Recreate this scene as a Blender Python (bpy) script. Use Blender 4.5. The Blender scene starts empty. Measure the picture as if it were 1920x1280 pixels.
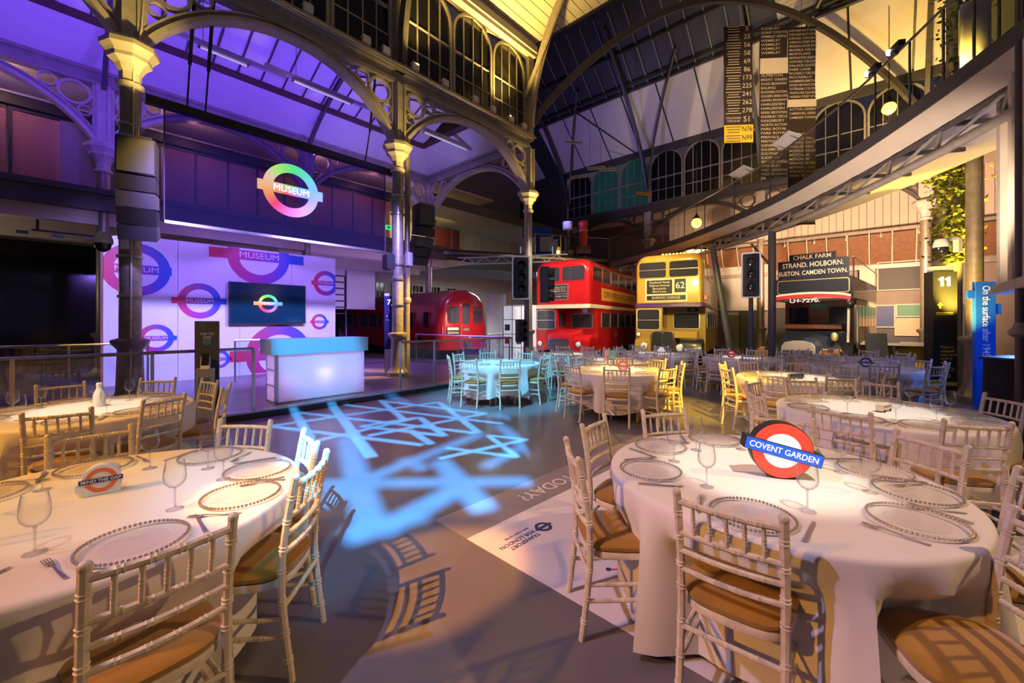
import bpy, math, random
from mathutils import Vector, Matrix
random.seed(7)
PI = math.pi
R = math.radians
SC = bpy.context.scene
COL = SC.collection

# ---------------------------------------------------------------- camera
FPX, HZ, HC = 770.0, 603.0, 1.61          # focal length (px of a 1920 frame), horizon row, eye height
cam = bpy.data.cameras.new('camera')
cam.sensor_width = 36.0
cam.lens = FPX / 1920 * 36
cam.shift_y = -(640 - HZ) / 1920
cam.clip_start = 0.05
cam.clip_end = 200
co = bpy.data.objects.new('camera', cam)
COL.objects.link(co)
co.location = (0, 0, HC)
co.rotation_euler = (PI / 2, 0, 0)
SC.camera = co

# ---------------------------------------------------------------- world, exposure
w = bpy.data.worlds.new('world')
SC.world = w
w.use_nodes = True
w.node_tree.nodes['Background'].inputs[0].default_value = (0.50, 0.42, 0.55, 1)
w.node_tree.nodes['Background'].inputs[1].default_value = 0.065
SC.view_settings.view_transform = 'Standard'
SC.view_settings.look = 'None'
SC.view_settings.exposure = 0.22
SC.view_settings.gamma = 1
SC.cycles.max_bounces = 6
SC.cycles.diffuse_bounces = 3
SC.cycles.glossy_bounces = 3
SC.cycles.transmission_bounces = 5
SC.cycles.transparent_max_bounces = 18
SC.cycles.sample_clamp_indirect = 4
SC.cycles.caustics_reflective = False
SC.cycles.caustics_refractive = False

# hall frame: s runs down the nave, o runs away behind the stage, origin at the middle front column
ORG = Vector((-3.14, 11.28, 0))
ROT = R(48)
DV = Vector((math.cos(ROT), math.sin(ROT), 0))
PV = Vector((-math.sin(ROT), math.cos(ROT), 0))
def B(s, o, z=0.0): return ORG + DV * s + PV * o + Vector((0, 0, z))
def G(u, v, z=0.0):
    Y = FPX * (HC - z) / (v - HZ)
    return Vector(((u - 960) / FPX * Y, Y, z))
def ray(u, v): return Vector(((u - 960) / FPX, 1, -(v - HZ) / FPX))
def PO(u, v, o):                          # pixel on the vertical plane o = const -> (s, z)
    r = ray(u, v); c = Vector((0, 0, HC)) - ORG
    t = (o - c.dot(PV)) / r.dot(PV)
    q = c + r * t
    return q.dot(DV), q.z
def PS(u, v, s):                          # pixel on the vertical plane s = const -> (o, z)
    r = ray(u, v); c = Vector((0, 0, HC)) - ORG
    t = (s - c.dot(DV)) / r.dot(DV)
    q = c + r * t
    return q.dot(PV), q.z

# ---------------------------------------------------------------- lamps of the venue, with a few added fill lights
LM = .30                                  # common dimmer of the spots
def spot(name, loc, tgt, e, col, ang, blend=.5, rad=.08):
    l = bpy.data.lights.new(name, 'SPOT')
    l.energy = e * LM; l.color = col; l.spot_size = R(ang); l.spot_blend = blend; l.shadow_soft_size = rad
    o = bpy.data.objects.new(name, l); COL.objects.link(o)
    loc = Vector(loc); o.location = loc
    o.rotation_euler = (Vector(tgt) - loc).to_track_quat('-Z', 'Y').to_euler()
    return o
def point(name, loc, e, col, rad=.1):
    l = bpy.data.lights.new(name, 'POINT'); l.energy = e; l.color = col; l.shadow_soft_size = rad
    o = bpy.data.objects.new(name, l); COL.objects.link(o); o.location = loc
    return o
def area(name, loc, tgt, e, col, sx, sy):
    l = bpy.data.lights.new(name, 'AREA'); l.energy = e; l.color = col; l.shape = 'RECTANGLE'; l.size = sx; l.size_y = sy
    o = bpy.data.objects.new(name, l); COL.objects.link(o); loc = Vector(loc); o.location = loc
    o.rotation_euler = (Vector(tgt) - loc).to_track_quat('-Z', 'Y').to_euler()
    return o
VIO, AMB, GOLD, CYA, WRM = (.16, .06, 1), (1, .55, .12), (1, .62, .12), (.06, .42, 1), (1, .80, .55)
# violet wash on the aisle ceilings, stage and backdrop
spot('violet_wash', B(-6.0, 2.0, 5.75), B(-4.6, 4.2, 9.2), 1608.88, VIO, 135, .7, .2)
spot('violet_wash', B(-1.0, 2.0, 5.75), B(-2.0, 4.6, 9.2), 1608.88, VIO, 135, .7, .2)
spot('violet_wash', B(2.6, 2.0, 5.75), B(2.9, 4.4, 9.2), 804.44, (.30, .22, 1), 110, .8, .2)
spot('violet_wash', B(-10.5, 2.0, 5.75), B(-10.5, 5.0, 9.2), 1299.48, VIO, 135, .7, .2)
spot('backdrop_wash', B(-4.5, -2.6, 5.1), B(-3.6, 3.25, 1.9), 8817.98, (.34, .26, 1), 66, .7, .15)
spot('backdrop_wash', B(-1.0, -2.6, 5.1), B(-1.6, 3.25, 1.7), 8817.98, (.34, .26, 1), 66, .7, .15)
spot('stage_wash', B(0, .3, 8.0), B(-2.2, -1.2, 0), 3900, (.34, .12, 1), 70, .8, .15)
spot('stage_wash', B(0, 4.5, 4.4), B(1.2, 1.6, 0), 3150, (.34, .14, 1), 95, .8, .15)
# amber on the roofs
spot('roof_amber', B(4.2, -.4, 8.7), B(3.0, -3.0, 13.8), 9360, GOLD, 120, .8, .1)
spot('roof_amber', B(.4, -.4, 8.7), B(0.5, -3.0, 13.8), 5460, GOLD, 120, .8, .1)
spot('roof_amber', B(15.4, -11.0, 8.0), B(15.8, -10.5, 13.0), 4500, (1, .58, .13), 130, .8, .1)
spot('roof_violet', B(9.5, 2.0, 6.2), B(16, 2.5, 12.8), 1656, (.36, .28, 1), 90, .9, .2)
spot('roof_white', B(9.5, -4.0, 6.2), B(16, -4.6, 12.8), 1500, (.9, .72, .72), 85, .9, .2)
# amber and white sidelights on the dinner tables
spot('amber_side', (-7.5, -1.6, 5.2), (-2.4, 1.9, .7), 6200, (1, .40, .045), 46, .8, .08)
spot('amber_side', (-7.6, 1.2, 6.0), (-4.0, 4.2, .7), 4200, (1, .50, .09), 52, .7, .08)
spot('amber_back', (1.0, 12.4, 7.6), (2.95, 6.3, 0), 13000, (1, .58, .06), 26, .6, .03)
spot('warm_front', (6.4, 1.2, 5.2), (1.9, 2.0, .5), 3000, (1, .60, .26), 54, .9, .06)
spot('pale_front', (-4.2, .2, 6.4), (1.0, 2.4, .5), 3000, (.70, .56, 1), 42, .8, .06)
spot('soft_front', (1.2, -5.5, 6.8), (.9, 2.2, .4), 1200, (.95, .78, .80), 70, .9, .4)
spot('amber_floor', (-5.0, -1.0, 7.2), (-.55, 2.60, 0), 21000, (1, .38, .04), 7.5, .5, .03)
spot('amber_floor', (3.0, -1.5, 7.2), (3.1, 7.7, 0), 46000, (1, .55, .05), 10, .6, .03)
spot('warm_mid', (7.6, 1.0, 6.6), (3.9, 7.0, .5), 3276, (1, .70, .42), 80, .9, .25)
spot('pale_mid', (-3.5, 3.0, 7.6), (2.2, 8.6, .4), 2560, (.72, .60, 1), 60, .9, .25)
spot('cyan_mid', (-1.6, 4.4, 7.6), (-.26, 8.6, .3), 17710, (.10, .60, 1), 26, .6, .1)
spot('cyan_bar', (-1.2, 2.2, 6.6), B(-2.8, -1.6, .9), 15600, (.06, .50, 1), 13, .6, .08)
spot('cyan_chairs', (.8, -2.6, 6.4), (-1.25, 2.75, .7), 4600, (.10, .55, 1), 14, .6, .05)
spot('floor_violet', B(-1, -.6, 8.0), (-2.7, 7.0, 0), 5200, (.36, .12, 1), 34, .8, .1)
spot('soffit_violet', B(1.0, 3.2, .6), B(2.2, 7.6, 4.3), 1400, (.36, .22, 1), 90, .9, .1)
spot('blind_light', (6.4, 7.4, 6.4), (8.1, 13.0, 8.4), 5200, (1, .74, .46), 46, .8, .05)
spot('signal_fill', (3.2, 5.2, 7.4), (3.6, 11.8, 2.9), 2600, (.82, .74, 1), 62, .8, .1)  # added spot to brighten the traffic signals, no fitting of its own
# museum lights on the vehicles and far walls
spot('bus_red_light', (1.6, 13.6, 5.6), (2.0, 17.0, 1.6), 3825, (1, .82, .66), 75, .8, .15)
spot('bus_red_side', (5.6, 12.6, 6.0), (3.6, 18.0, 2.6), 2800, (1, .75, .5), 60, .8, .15)
spot('bus_gold_light', (5.2, 12.0, 3.1), (5.9, 15.4, 1.5), 1638, (1, .86, .25), 95, .8, .15)
spot('bus_gold_top', (4.6, 12.4, 6.0), (5.8, 15.6, 3.4), 2560, (1, .62, .16), 60, .8, .15)
spot('open_bus_light', (8.4, 10.6, 4.4), (9.9, 13.2, 1.8), 3150, (1, .80, .60), 70, .8, .15)
spot('radiator_light', (9.0, 10.2, 2.6), (9.55, 12.6, .75), 2520, (1, .95, .80), 24, .5, .06)
spot('train_light', (-1.0, 15.4, 2.3), (-2.0, 17.6, 1.0), 1872, (1, .70, .5), 70, .8, .1)
spot('train_violet', B(2.6, -1.0, 5.5), B(3.6, 4.4, 1.6), 2340, (.62, .30, 1), 75, .8, .2)
spot('far_wall_pink', (12.4, 13.0, 3.6), (16.6, 20.0, 5.6), 14586, (1, .58, .34), 105, .9, .3)
spot('far_wall_pink', (8.2, 18.0, 4.2), (11.0, 24.0, 5.0), 8415, (1, .58, .30), 110, .9, .3)
spot('far_exhibits', (13.0, 12.5, 4.2), (15.5, 18.0, 1.4), 2340, (1, .72, .40), 80, .8, .2)
area('arch_bay_glow', B(7.4, 8.0, 7.2), B(7.4, 9.0, 5.0), 120, (.9, .75, .35), 3.5, 3)
area('showcase_light', B(10.2, 5.4, 4.4), B(10.2, 5.4, 0), 300, (.8, .95, 1), 4.0, 2.5)
# gold accents on capitals and shafts
for cs in (-5.4, 0, 5.6):
    spot('capital_light', B(cs + .35, -1.15, 5.0), B(cs, -.1, 6.6), 780, (1, .66, .14), 50, .7, .04)
spot('shaft_gold', B(1.3, -2.2, 4.6), B(.1, 0, 1.7), 10500, (1, .58, .08), 30, .8, .05)
spot('shaft_gold', B(-4.4, -1.6, 5.8), B(-5.4, 0, 3.6), 2850, (1, .62, .10), 36, .8, .05)
spot('ivy_light', (9.5, 8.6, 1.4), (10.3, 9.6, 4.6), 7500, (1, .66, .07), 60, .8, .05)
spot('post_gold', (7.9, 7.6, 1.2), (9.4, 8.5, 3.2), 2100, (1, .62, .10), 80, .8, .05)
spot('ivy_light', (9.0, 8.2, 6.3), (10.4, 9.6, 8.8), 7350, (1, .68, .10), 60, .8, .05)
spot('bridge_under', (7.4, 5.2, 2.6), (7.4, 6.8, 4.9), 3300, (1, .58, .12), 110, .9, .1)
spot('bridge_fill', (3.6, 8.2, 1.1), (7.2, 9.4, 4.9), 2600, (1, .74, .55), 95, .9, .1)  # added low uplight that lifts the cream bridge soffit
spot('right_wall', (5.4, 5.2, 2.9), (7.4, 6.4, 3.6), 600, (1, .74, .55), 100, .9, .1)
point('blue_doorway', (7.9, 6.4, 1.4), 45, (.10, .25, 1), .2)
for gs in (-7.6, -3.2, .6, 3.2): point('gallery_fill', B(gs, 6.9, 7.9), 26, (1, .55, .42), .15)  # added fill points so the gallery blinds show
point('dark_room_fill', B(-9, 7.2, 2.6), 40, (1, .8, .5), .2)  # added point that lifts the dark area under the gallery

# ---------------------------------------------------------------- materials
MT = {}
def mat(name, col, rough=.5, metal=0.0, noise=0.0, ns=8.0, bump=0.0, emit=None, es=0.0, sheen=0.0, coat=0.0, spec=None, col2=None):
    m = bpy.data.materials.new(name); m.use_nodes = True
    nt = m.node_tree; b = nt.nodes['Principled BSDF']
    b.inputs['Base Color'].default_value = (*col, 1)
    b.inputs['Roughness'].default_value = rough
    b.inputs['Metallic'].default_value = metal
    if sheen: b.inputs['Sheen Weight'].default_value = sheen
    if coat: b.inputs['Coat Weight'].default_value = coat
    if spec is not None: b.inputs['Specular IOR Level'].default_value = spec
    if emit:
        b.inputs['Emission Color'].default_value = (*emit, 1); b.inputs['Emission Strength'].default_value = es
    if noise or bump:
        tc = nt.nodes.new('ShaderNodeTexCoord'); n = nt.nodes.new('ShaderNodeTexNoise')
        n.inputs['Scale'].default_value = ns; n.inputs['Detail'].default_value = 4
        nt.links.new(tc.outputs['Object'], n.inputs['Vector'])
        if noise:
            r = nt.nodes.new('ShaderNodeValToRGB')
            c2 = col2 or tuple(c * (1 - noise) for c in col)
            r.color_ramp.elements[0].position = .32; r.color_ramp.elements[1].position = .68
            r.color_ramp.elements[0].color = (*c2, 1); r.color_ramp.elements[1].color = (*col, 1)
            nt.links.new(n.outputs['Fac'], r.inputs[0]); nt.links.new(r.outputs[0], b.inputs['Base Color'])
        if bump:
            bp = nt.nodes.new('ShaderNodeBump'); bp.inputs['Strength'].default_value = bump; bp.inputs['Distance'].default_value = .01
            nt.links.new(n.outputs['Fac'], bp.inputs['Height']); nt.links.new(bp.outputs[0], b.inputs['Normal'])
    MT[name] = m
    return m
def glassmat(name, tint=(1, 1, 1), base=.03, edge=.55, rough=.02, power=3.0):
    m = bpy.data.materials.new(name); m.use_nodes = True; nt = m.node_tree
    for n in list(nt.nodes): nt.nodes.remove(n)
    out = nt.nodes.new('ShaderNodeOutputMaterial'); mix = nt.nodes.new('ShaderNodeMixShader')
    tr = nt.nodes.new('ShaderNodeBsdfTransparent'); gl = nt.nodes.new('ShaderNodeBsdfGlossy')
    tr.inputs[0].default_value = (*tint, 1); gl.inputs['Roughness'].default_value = rough
    lw = nt.nodes.new('ShaderNodeLayerWeight'); lw.inputs['Blend'].default_value = .5
    pw = nt.nodes.new('ShaderNodeMath'); pw.operation = 'POWER'; pw.inputs[1].default_value = power
    ma = nt.nodes.new('ShaderNodeMath'); ma.operation = 'MULTIPLY_ADD'; ma.inputs[1].default_value = edge; ma.inputs[2].default_value = base
    nt.links.new(lw.outputs['Facing'], pw.inputs[0]); nt.links.new(pw.outputs[0], ma.inputs[0])
    nt.links.new(ma.outputs[0], mix.inputs[0]); nt.links.new(tr.outputs[0], mix.inputs[1]); nt.links.new(gl.outputs[0], mix.inputs[2])
    nt.links.new(mix.outputs[0], out.inputs[0])
    MT[name] = m
    return m
def attrmat(name, emit=0.0, rough=.5):
    m = bpy.data.materials.new(name); m.use_nodes = True; nt = m.node_tree; b = nt.nodes['Principled BSDF']
    a = nt.nodes.new('ShaderNodeAttribute'); a.attribute_name = 'Col'
    b.inputs['Roughness'].default_value = rough
    if emit:
        b.inputs['Base Color'].default_value = (0, 0, 0, 1)
        nt.links.new(a.outputs['Color'], b.inputs['Emission Color']); b.inputs['Emission Strength'].default_value = emit
    else: nt.links.new(a.outputs['Color'], b.inputs['Base Color'])
    MT[name] = m
def brickmat(name, c1, c2, mortar, scale):
    m = bpy.data.materials.new(name); m.use_nodes = True; nt = m.node_tree; b = nt.nodes['Principled BSDF']
    tc = nt.nodes.new('ShaderNodeTexCoord'); t = nt.nodes.new('ShaderNodeTexBrick')
    t.inputs['Color1'].default_value = (*c1, 1); t.inputs['Color2'].default_value = (*c2, 1); t.inputs['Mortar'].default_value = (*mortar, 1)
    t.inputs['Scale'].default_value = scale; b.inputs['Roughness'].default_value = .8
    mp = nt.nodes.new('ShaderNodeMapping'); mp.inputs['Rotation'].default_value = (PI / 2, 0, 0)
    nt.links.new(tc.outputs['Object'], mp.inputs[0]); nt.links.new(mp.outputs[0], t.inputs['Vector']); nt.links.new(t.outputs['Color'], b.inputs['Base Color'])
    MT[name] = m

mat('floor', (.175, .165, .18), .26, noise=.18, ns=1.3, bump=.04)
mat('stage', (.24, .20, .22), .30, noise=.2, ns=2)
mat('stage_edge', (.05, .05, .055), .4)
mat('steel', (.55, .54, .55), .28, 1.0)
mat('chrome', (.8, .8, .8), .12, 1.0)
mat('cutlery', (.6, .56, .5), .35, .85)
mat('iron', (.42, .38, .34), .42, .2, noise=.25, ns=5)
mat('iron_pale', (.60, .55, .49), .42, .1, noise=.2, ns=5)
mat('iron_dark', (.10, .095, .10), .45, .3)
mat('pipe', (.40, .35, .28), .38, .5, noise=.3, ns=9)
mat('black', (.018, .018, .02), .5)
mat('black_gloss', (.015, .015, .018), .15)
mat('dark_grey', (.07, .07, .075), .5)
mat('grey', (.32, .32, .33), .5)
mat('plaster', (.80, .78, .76), .8, noise=.06, ns=2)
mat('cream', (.72, .64, .52), .7, noise=.08, ns=3)
mat('stone', (.36, .30, .27), .8, noise=.1, ns=2)
mat('boards', (.72, .68, .58), .6, noise=.12, ns=6)
mat('pink_boards', (.78, .66, .55), .65, noise=.08, ns=5)
mat('roof_dark', (.05, .055, .06), .5)
mat('red_brown', (.12, .05, .045), .5)
mat('wood_pale', (.76, .69, .54), .42, noise=.28, ns=26, bump=.15, col2=(.62, .53, .38))
mat('velvet', (.40, .20, .014), .85, noise=.3, ns=7, sheen=.5)
mat('cloth', (.80, .77, .73), .85, sheen=.2)
mat('white', (.80, .80, .80), .45)
mat('white_gloss', (.82, .82, .82), .25)
mat('paper', (.76, .73, .77), .6, noise=.06, ns=3)
mat('mat_grey', (.27, .235, .25), .35, noise=.1, ns=3)
mat('navy', (.035, .04, .17), .5)
mat('rail_red', (.60, .03, .03), .4)
mat('bus_red', (.52, .012, .016), .22, coat=.5, noise=.1, ns=3)
mat('train_red', (.36, .012, .02), .3, coat=.3, noise=.15, ns=2)
mat('train_roof', (.20, .055, .05), .4, noise=.2, ns=3)
mat('bus_gold', (.52, .31, .055), .28, coat=.4, noise=.1, ns=3)
mat('bus_band', (.10, .035, .16), .4)
mat('cream_band', (.72, .62, .42), .4)
mat('orange_ad', (.72, .33, .04), .5)
mat('wood_brown', (.24, .085, .03), .4, noise=.3, ns=6)
mat('blind_wood', (.46, .20, .12), .5, noise=.25, ns=10)
mat('board_brown', (.30, .145, .07), .5, noise=.25, ns=7)
mat('tyre', (.02, .02, .02), .8)
mat('bus_glass', (.035, .035, .045), .06, spec=.9)
mat('window_dark', (.012, .013, .016), .12, spec=.6)
mat('window_teal', (.02, .07, .065), .12, emit=(.05, .30, .24), es=.05)  # teal glow behind the panes put into the material as weak emission
mat('lamp_white', (1, 1, 1), .4, emit=(1, .93, .82), es=9)
mat('lamp_warm', (1, .8, .4), .4, emit=(1, .45, .05), es=7)
mat('tube_glow', (1, 1, 1), .4, emit=(.9, .85, 1), es=.30)
mat('showcase', (.8, .85, .9), .4, emit=(.85, .9, .95), es=.35)
mat('sign_text', (1, 1, 1), .5, emit=(.75, .95, 1), es=1.6)
mat('yellow_text', (.75, .62, .05), .5)
mat('blind_text', (.66, .52, .33), .6)
mat('blind_cloth', (.028, .015, .008), .7)
mat('blind_pale', (.70, .55, .36), .7)
mat('blind_yellow', (.72, .48, .02), .6)
mat('black_text', (.02, .02, .02), .6)
mat('tv_screen', (.004, .045, .06), .12)
mat('signal_dark', (.02, .025, .03), .1)
mat('signal_blue', (.01, .03, .16), .2)
mat('blue_sign', (.01, .11, .55), .45)
mat('blue_panel', (.03, .06, .22), .5)
mat('maroon', (.12, .012, .02), .5)
mat('teal', (.05, .22, .25), .5)
mat('lightbox_red', (.72, .05, .03), .4, emit=(1, .10, .05), es=.45)
mat('lightbox_white', (.9, .9, .9), .4, emit=(1, 1, 1), es=.55)
mat('lightbox_blue', (.02, .10, .55), .4, emit=(.02, .14, .9), es=.45)
mat('led_white', (1, 1, 1), .4, emit=(1, 1, 1), es=1.25)
mat('orange_red', (.80, .17, .05), .5)
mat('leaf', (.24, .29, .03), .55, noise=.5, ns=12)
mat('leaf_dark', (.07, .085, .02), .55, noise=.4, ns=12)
mat('silver', (.68, .62, .55), .38, .9)
mat('acrylic', (.82, .80, .82), .35)
mat('bar_top', (.50, .62, .70), .35)
mat('pale_blue', (.50, .62, .68), .6)
mat('yellow_wood', (.55, .27, .03), .4, noise=.2, ns=5)
mat('bus_black', (.02, .022, .03), .25, coat=.4)
mat('gilt', (.55, .40, .14), .35, .7)
mat('exit_green', (.05, .4, .12), .5, emit=(.05, .9, .25), es=.8)
mat('card_green', (.12, .32, .22), .6)
mat('card_pink', (.75, .28, .22), .6)
mat('tray', (.50, .47, .42), .45, .4)
mat('fabric_dark', (.03, .033, .04), .8, noise=.4, ns=6, bump=.3)
brickmat('brick_pale', (.62, .58, .56), (.52, .48, .47), (.70, .68, .66), 5)
glassmat('glass', (1, 1, 1), .025, .85, .03, 2.8)
glassmat('stem_glass', (.95, .95, .96), .16, .7, .05, 1.5)
glassmat('plate_glass', (1, 1, 1), .012, .14, .05, 3.0)
glassmat('balustrade', (.93, .96, .97), .045, .55, .01, 4)
def gauze(name, tint, dif, fac, em, es):
    m = bpy.data.materials.new(name); m.use_nodes = True; nt = m.node_tree
    for n in list(nt.nodes): nt.nodes.remove(n)
    N = lambda k: nt.nodes.new('ShaderNode' + k)
    out, mx1, mx2, ad, tr, df, tl, e = N('OutputMaterial'), N('MixShader'), N('MixShader'), N('AddShader'), N('BsdfTransparent'), N('BsdfDiffuse'), N('BsdfTranslucent'), N('Emission')
    tr.inputs[0].default_value = (*tint, 1); df.inputs[0].default_value = (*dif, 1); tl.inputs[0].default_value = (*dif, 1)
    e.inputs[0].default_value = (*em, 1); e.inputs[1].default_value = es; mx1.inputs[0].default_value = .5; mx2.inputs[0].default_value = fac
    L = nt.links.new
    L(df.outputs[0], mx1.inputs[1]); L(tl.outputs[0], mx1.inputs[2]); L(tr.outputs[0], mx2.inputs[1]); L(mx1.outputs[0], mx2.inputs[2])
    L(mx2.outputs[0], ad.inputs[0]); L(e.outputs[0], ad.inputs[1]); L(ad.outputs[0], out.inputs[0])
    MT[name] = m
gauze('screen_mesh', (.60, .50, .66), (.10, .10, .22), .07, (.10, .08, .85), .010)
glassmat('sheet_glass', (.55, .58, .60), .10, .5, .02, 3)
attrmat('print', 0, .5)
attrmat('led', .62, .5)
attrmat('tv_led', .8, .5)
# translucent bar front lit from inside
m = mat('bar_front', (.85, .80, .88), .5)
nt = m.node_tree; b = nt.nodes['Principled BSDF']
tl = nt.nodes.new('ShaderNodeBsdfTranslucent'); tl.inputs[0].default_value = (.85, .78, .9, 1)
mx = nt.nodes.new('ShaderNodeMixShader'); mx.inputs[0].default_value = .6
nt.links.new(b.outputs[0], mx.inputs[1]); nt.links.new(tl.outputs[0], mx.inputs[2])
nt.links.new(mx.outputs[0], nt.nodes['Material Output'].inputs[0])

# ---------------------------------------------------------------- mesh helpers
class MB:
    def __init__(s): s.v = []; s.f = []; s.c = None
    def add(s, vs, fs):
        n = len(s.v); s.v += [tuple(v) for v in vs]; s.f += [tuple(n + i for i in f) for f in fs]; return s
    def box(s, x0, x1, y0, y1, z0, z1):
        return s.add([(x0, y0, z0), (x1, y0, z0), (x1, y1, z0), (x0, y1, z0), (x0, y0, z1), (x1, y0, z1), (x1, y1, z1), (x0, y1, z1)],
                     [(3, 2, 1, 0), (4, 5, 6, 7), (0, 1, 5, 4), (1, 2, 6, 5), (2, 3, 7, 6), (3, 0, 4, 7)])
    def bar(s, p, q, wd, h, up=(0, 0, 1)):
        p = Vector(p); q = Vector(q); t = (q - p).normalized(); up = Vector(up)
        if abs(t.dot(up)) > .99: up = Vector((0, 1, 0))
        a = t.cross(up).normalized() * wd / 2; b = a.cross(t).normalized() * h / 2
        vs = [p - a - b, p + a - b, p + a + b, p - a + b, q - a - b, q + a - b, q + a + b, q - a + b]
        return s.add(vs, [(0, 3, 2, 1), (4, 5, 6, 7), (0, 1, 5, 4), (1, 2, 6, 5), (2, 3, 7, 6), (3, 0, 4, 7)])
    def tube(s, pts, r, n=8, closed=False):
        pts = [Vector(p) for p in pts]; m = len(pts)
        rs = r if isinstance(r, (list, tuple)) else [r] * m
        base = len(s.v); t0 = None; a = None
        for i, p in enumerate(pts):
            if closed: t = pts[(i + 1) % m] - pts[i - 1]
            else: t = pts[min(i + 1, m - 1)] - pts[max(i - 1, 0)]
            t.normalize()
            if a is None:
                a = t.orthogonal().normalized()
            else:
                a = (a - t * a.dot(t)).normalized()
            b = t.cross(a)
            for k in range(n):
                an = 2 * PI * k / n
                s.v.append(tuple(p + (a * math.cos(an) + b * math.sin(an)) * rs[i]))
        for i in range(m if closed else m - 1):
            j = (i + 1) % m
            for k in range(n):
                s.f.append((base + i * n + k, base + i * n + (k + 1) % n, base + j * n + (k + 1) % n, base + j * n + k))
        if not closed:
            s.f.append(tuple(base + k for k in range(n))[::-1]); s.f.append(tuple(base + (m - 1) * n + k for k in range(n)))
        return s
    def lathe(s, prof, n=24, c=(0, 0, 0), M=None):
        base = len(s.v)
        for r, z in prof:
            for k in range(n):
                a = 2 * PI * k / n; p = Vector((r * math.cos(a), r * math.sin(a), z))
                if M is not None: p = M @ p
                s.v.append((p.x + c[0], p.y + c[1], p.z + c[2]))
        m = len(prof)
        for i in range(m - 1):
            for k in range(n):
                s.f.append((base + i * n + k, base + i * n + (k + 1) % n, base + (i + 1) * n + (k + 1) % n, base + (i + 1) * n + k))
        if prof[0][0] > 1e-6: s.f.append(tuple(base + k for k in range(n))[::-1])
        if prof[-1][0] > 1e-6: s.f.append(tuple(base + (m - 1) * n + k for k in range(n)))
        return s
    def prism(s, poly, d):
        poly = [Vector(p) for p in poly]; d = Vector(d); n = len(poly)
        vs = poly + [p + d for p in poly]
        fs = [tuple(range(n)), tuple(range(2 * n - 1, n - 1, -1))]
        fs += [(i, n + i, n + (i + 1) % n, (i + 1) % n) for i in range(n)]
        return s.add(vs, fs)
    def ring(s, outer, inner, d):
        d = Vector(d); n = len(outer); o = [Vector(p) for p in outer]; i_ = [Vector(p) for p in inner]
        vs = o + i_ + [p + d for p in o] + [p + d for p in i_]; fs = []
        for k in range(n):
            j = (k + 1) % n
            fs += [(k, j, n + j, n + k), (2 * n + k, 3 * n + k, 3 * n + j, 2 * n + j), (k, 2 * n + k, 2 * n + j, j), (n + k, n + j, 3 * n + j, 3 * n + k)]
        return s.add(vs, fs)
    def loft(s, secs, cap=True):
        n = len(secs[0]); base = len(s.v)
        for q in secs: s.v += [tuple(p) for p in q]
        for i in range(len(secs) - 1):
            for k in range(n):
                j = (k + 1) % n
                s.f.append((base + i * n + k, base + i * n + j, base + (i + 1) * n + j, base + (i + 1) * n + k))
        if cap:
            s.f.append(tuple(base + k for k in range(n))[::-1]); s.f.append(tuple(base + (len(secs) - 1) * n + k for k in range(n)))
        return s
    def sph(s, c, r, n=8, m=6, sz=1.0):
        prof = [(max(r * math.sin(PI * i / m), 0), -r * sz * math.cos(PI * i / m)) for i in range(m + 1)]
        prof[0] = (1e-7, prof[0][1]); prof[-1] = (1e-7, prof[-1][1])
        return s.lathe(prof, n, c)
    def mesh(s, name, smooth=False):
        me = bpy.data.meshes.new(name); me.from_pydata(s.v, [], s.f)
        if smooth:
            me.polygons.foreach_set('use_smooth', [True] * len(me.polygons)); me.set_sharp_from_angle(angle=R(40))
        return me
def obj(name, mb, m, parent=None, smooth=False, fr=False):
    me = mb.mesh(name, smooth) if isinstance(mb, MB) else mb
    if m and not me.materials: me.materials.append(MT[m])
    o = bpy.data.objects.new(name, me); COL.objects.link(o)
    if parent: o.parent = parent
    if fr: o.location = ORG; o.rotation_euler = (0, 0, ROT)
    return o
def tag(o, label=None, cat=None, group=None, kind=None):
    if label: o['label'] = label
    if cat: o['category'] = cat
    if group: o['group'] = group
    if kind: o['kind'] = kind
    return o
def thing(name, label, cat, loc=(0, 0, 0), rz=0.0, group=None):
    o = bpy.data.objects.new(name, None); COL.objects.link(o); o.empty_display_size = .1
    o.location = loc; o.rotation_euler = (0, 0, rz)
    return tag(o, label, cat, group)
def hthing(name, label, cat, s=0, o=0, z=0, group=None): return thing(name, label, cat, B(s, o, z), ROT, group)
def struct(name, mb, m, fr=True, smooth=False):
    return tag(obj(name, mb, m, None, smooth, fr), kind='structure')
def place(o, parent, loc, rot=(0, 0, 0), scale=None):
    c = bpy.data.objects.new(o.name.split('.')[0], o.data); COL.objects.link(c)
    c.parent = parent; c.location = loc; c.rotation_euler = rot
    if scale: c.scale = scale
    return c
def dup(root, loc, rz, label=None, group=None):
    r = root.copy(); COL.objects.link(r); r.location = loc; r.rotation_euler = (0, 0, rz)
    if label: r['label'] = label
    if group: r['group'] = group
    for ch in list(root.children):
        c = ch.copy(); COL.objects.link(c); c.parent = r
        for g in list(ch.children):
            d = g.copy(); COL.objects.link(d); d.parent = c
    return r
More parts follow.
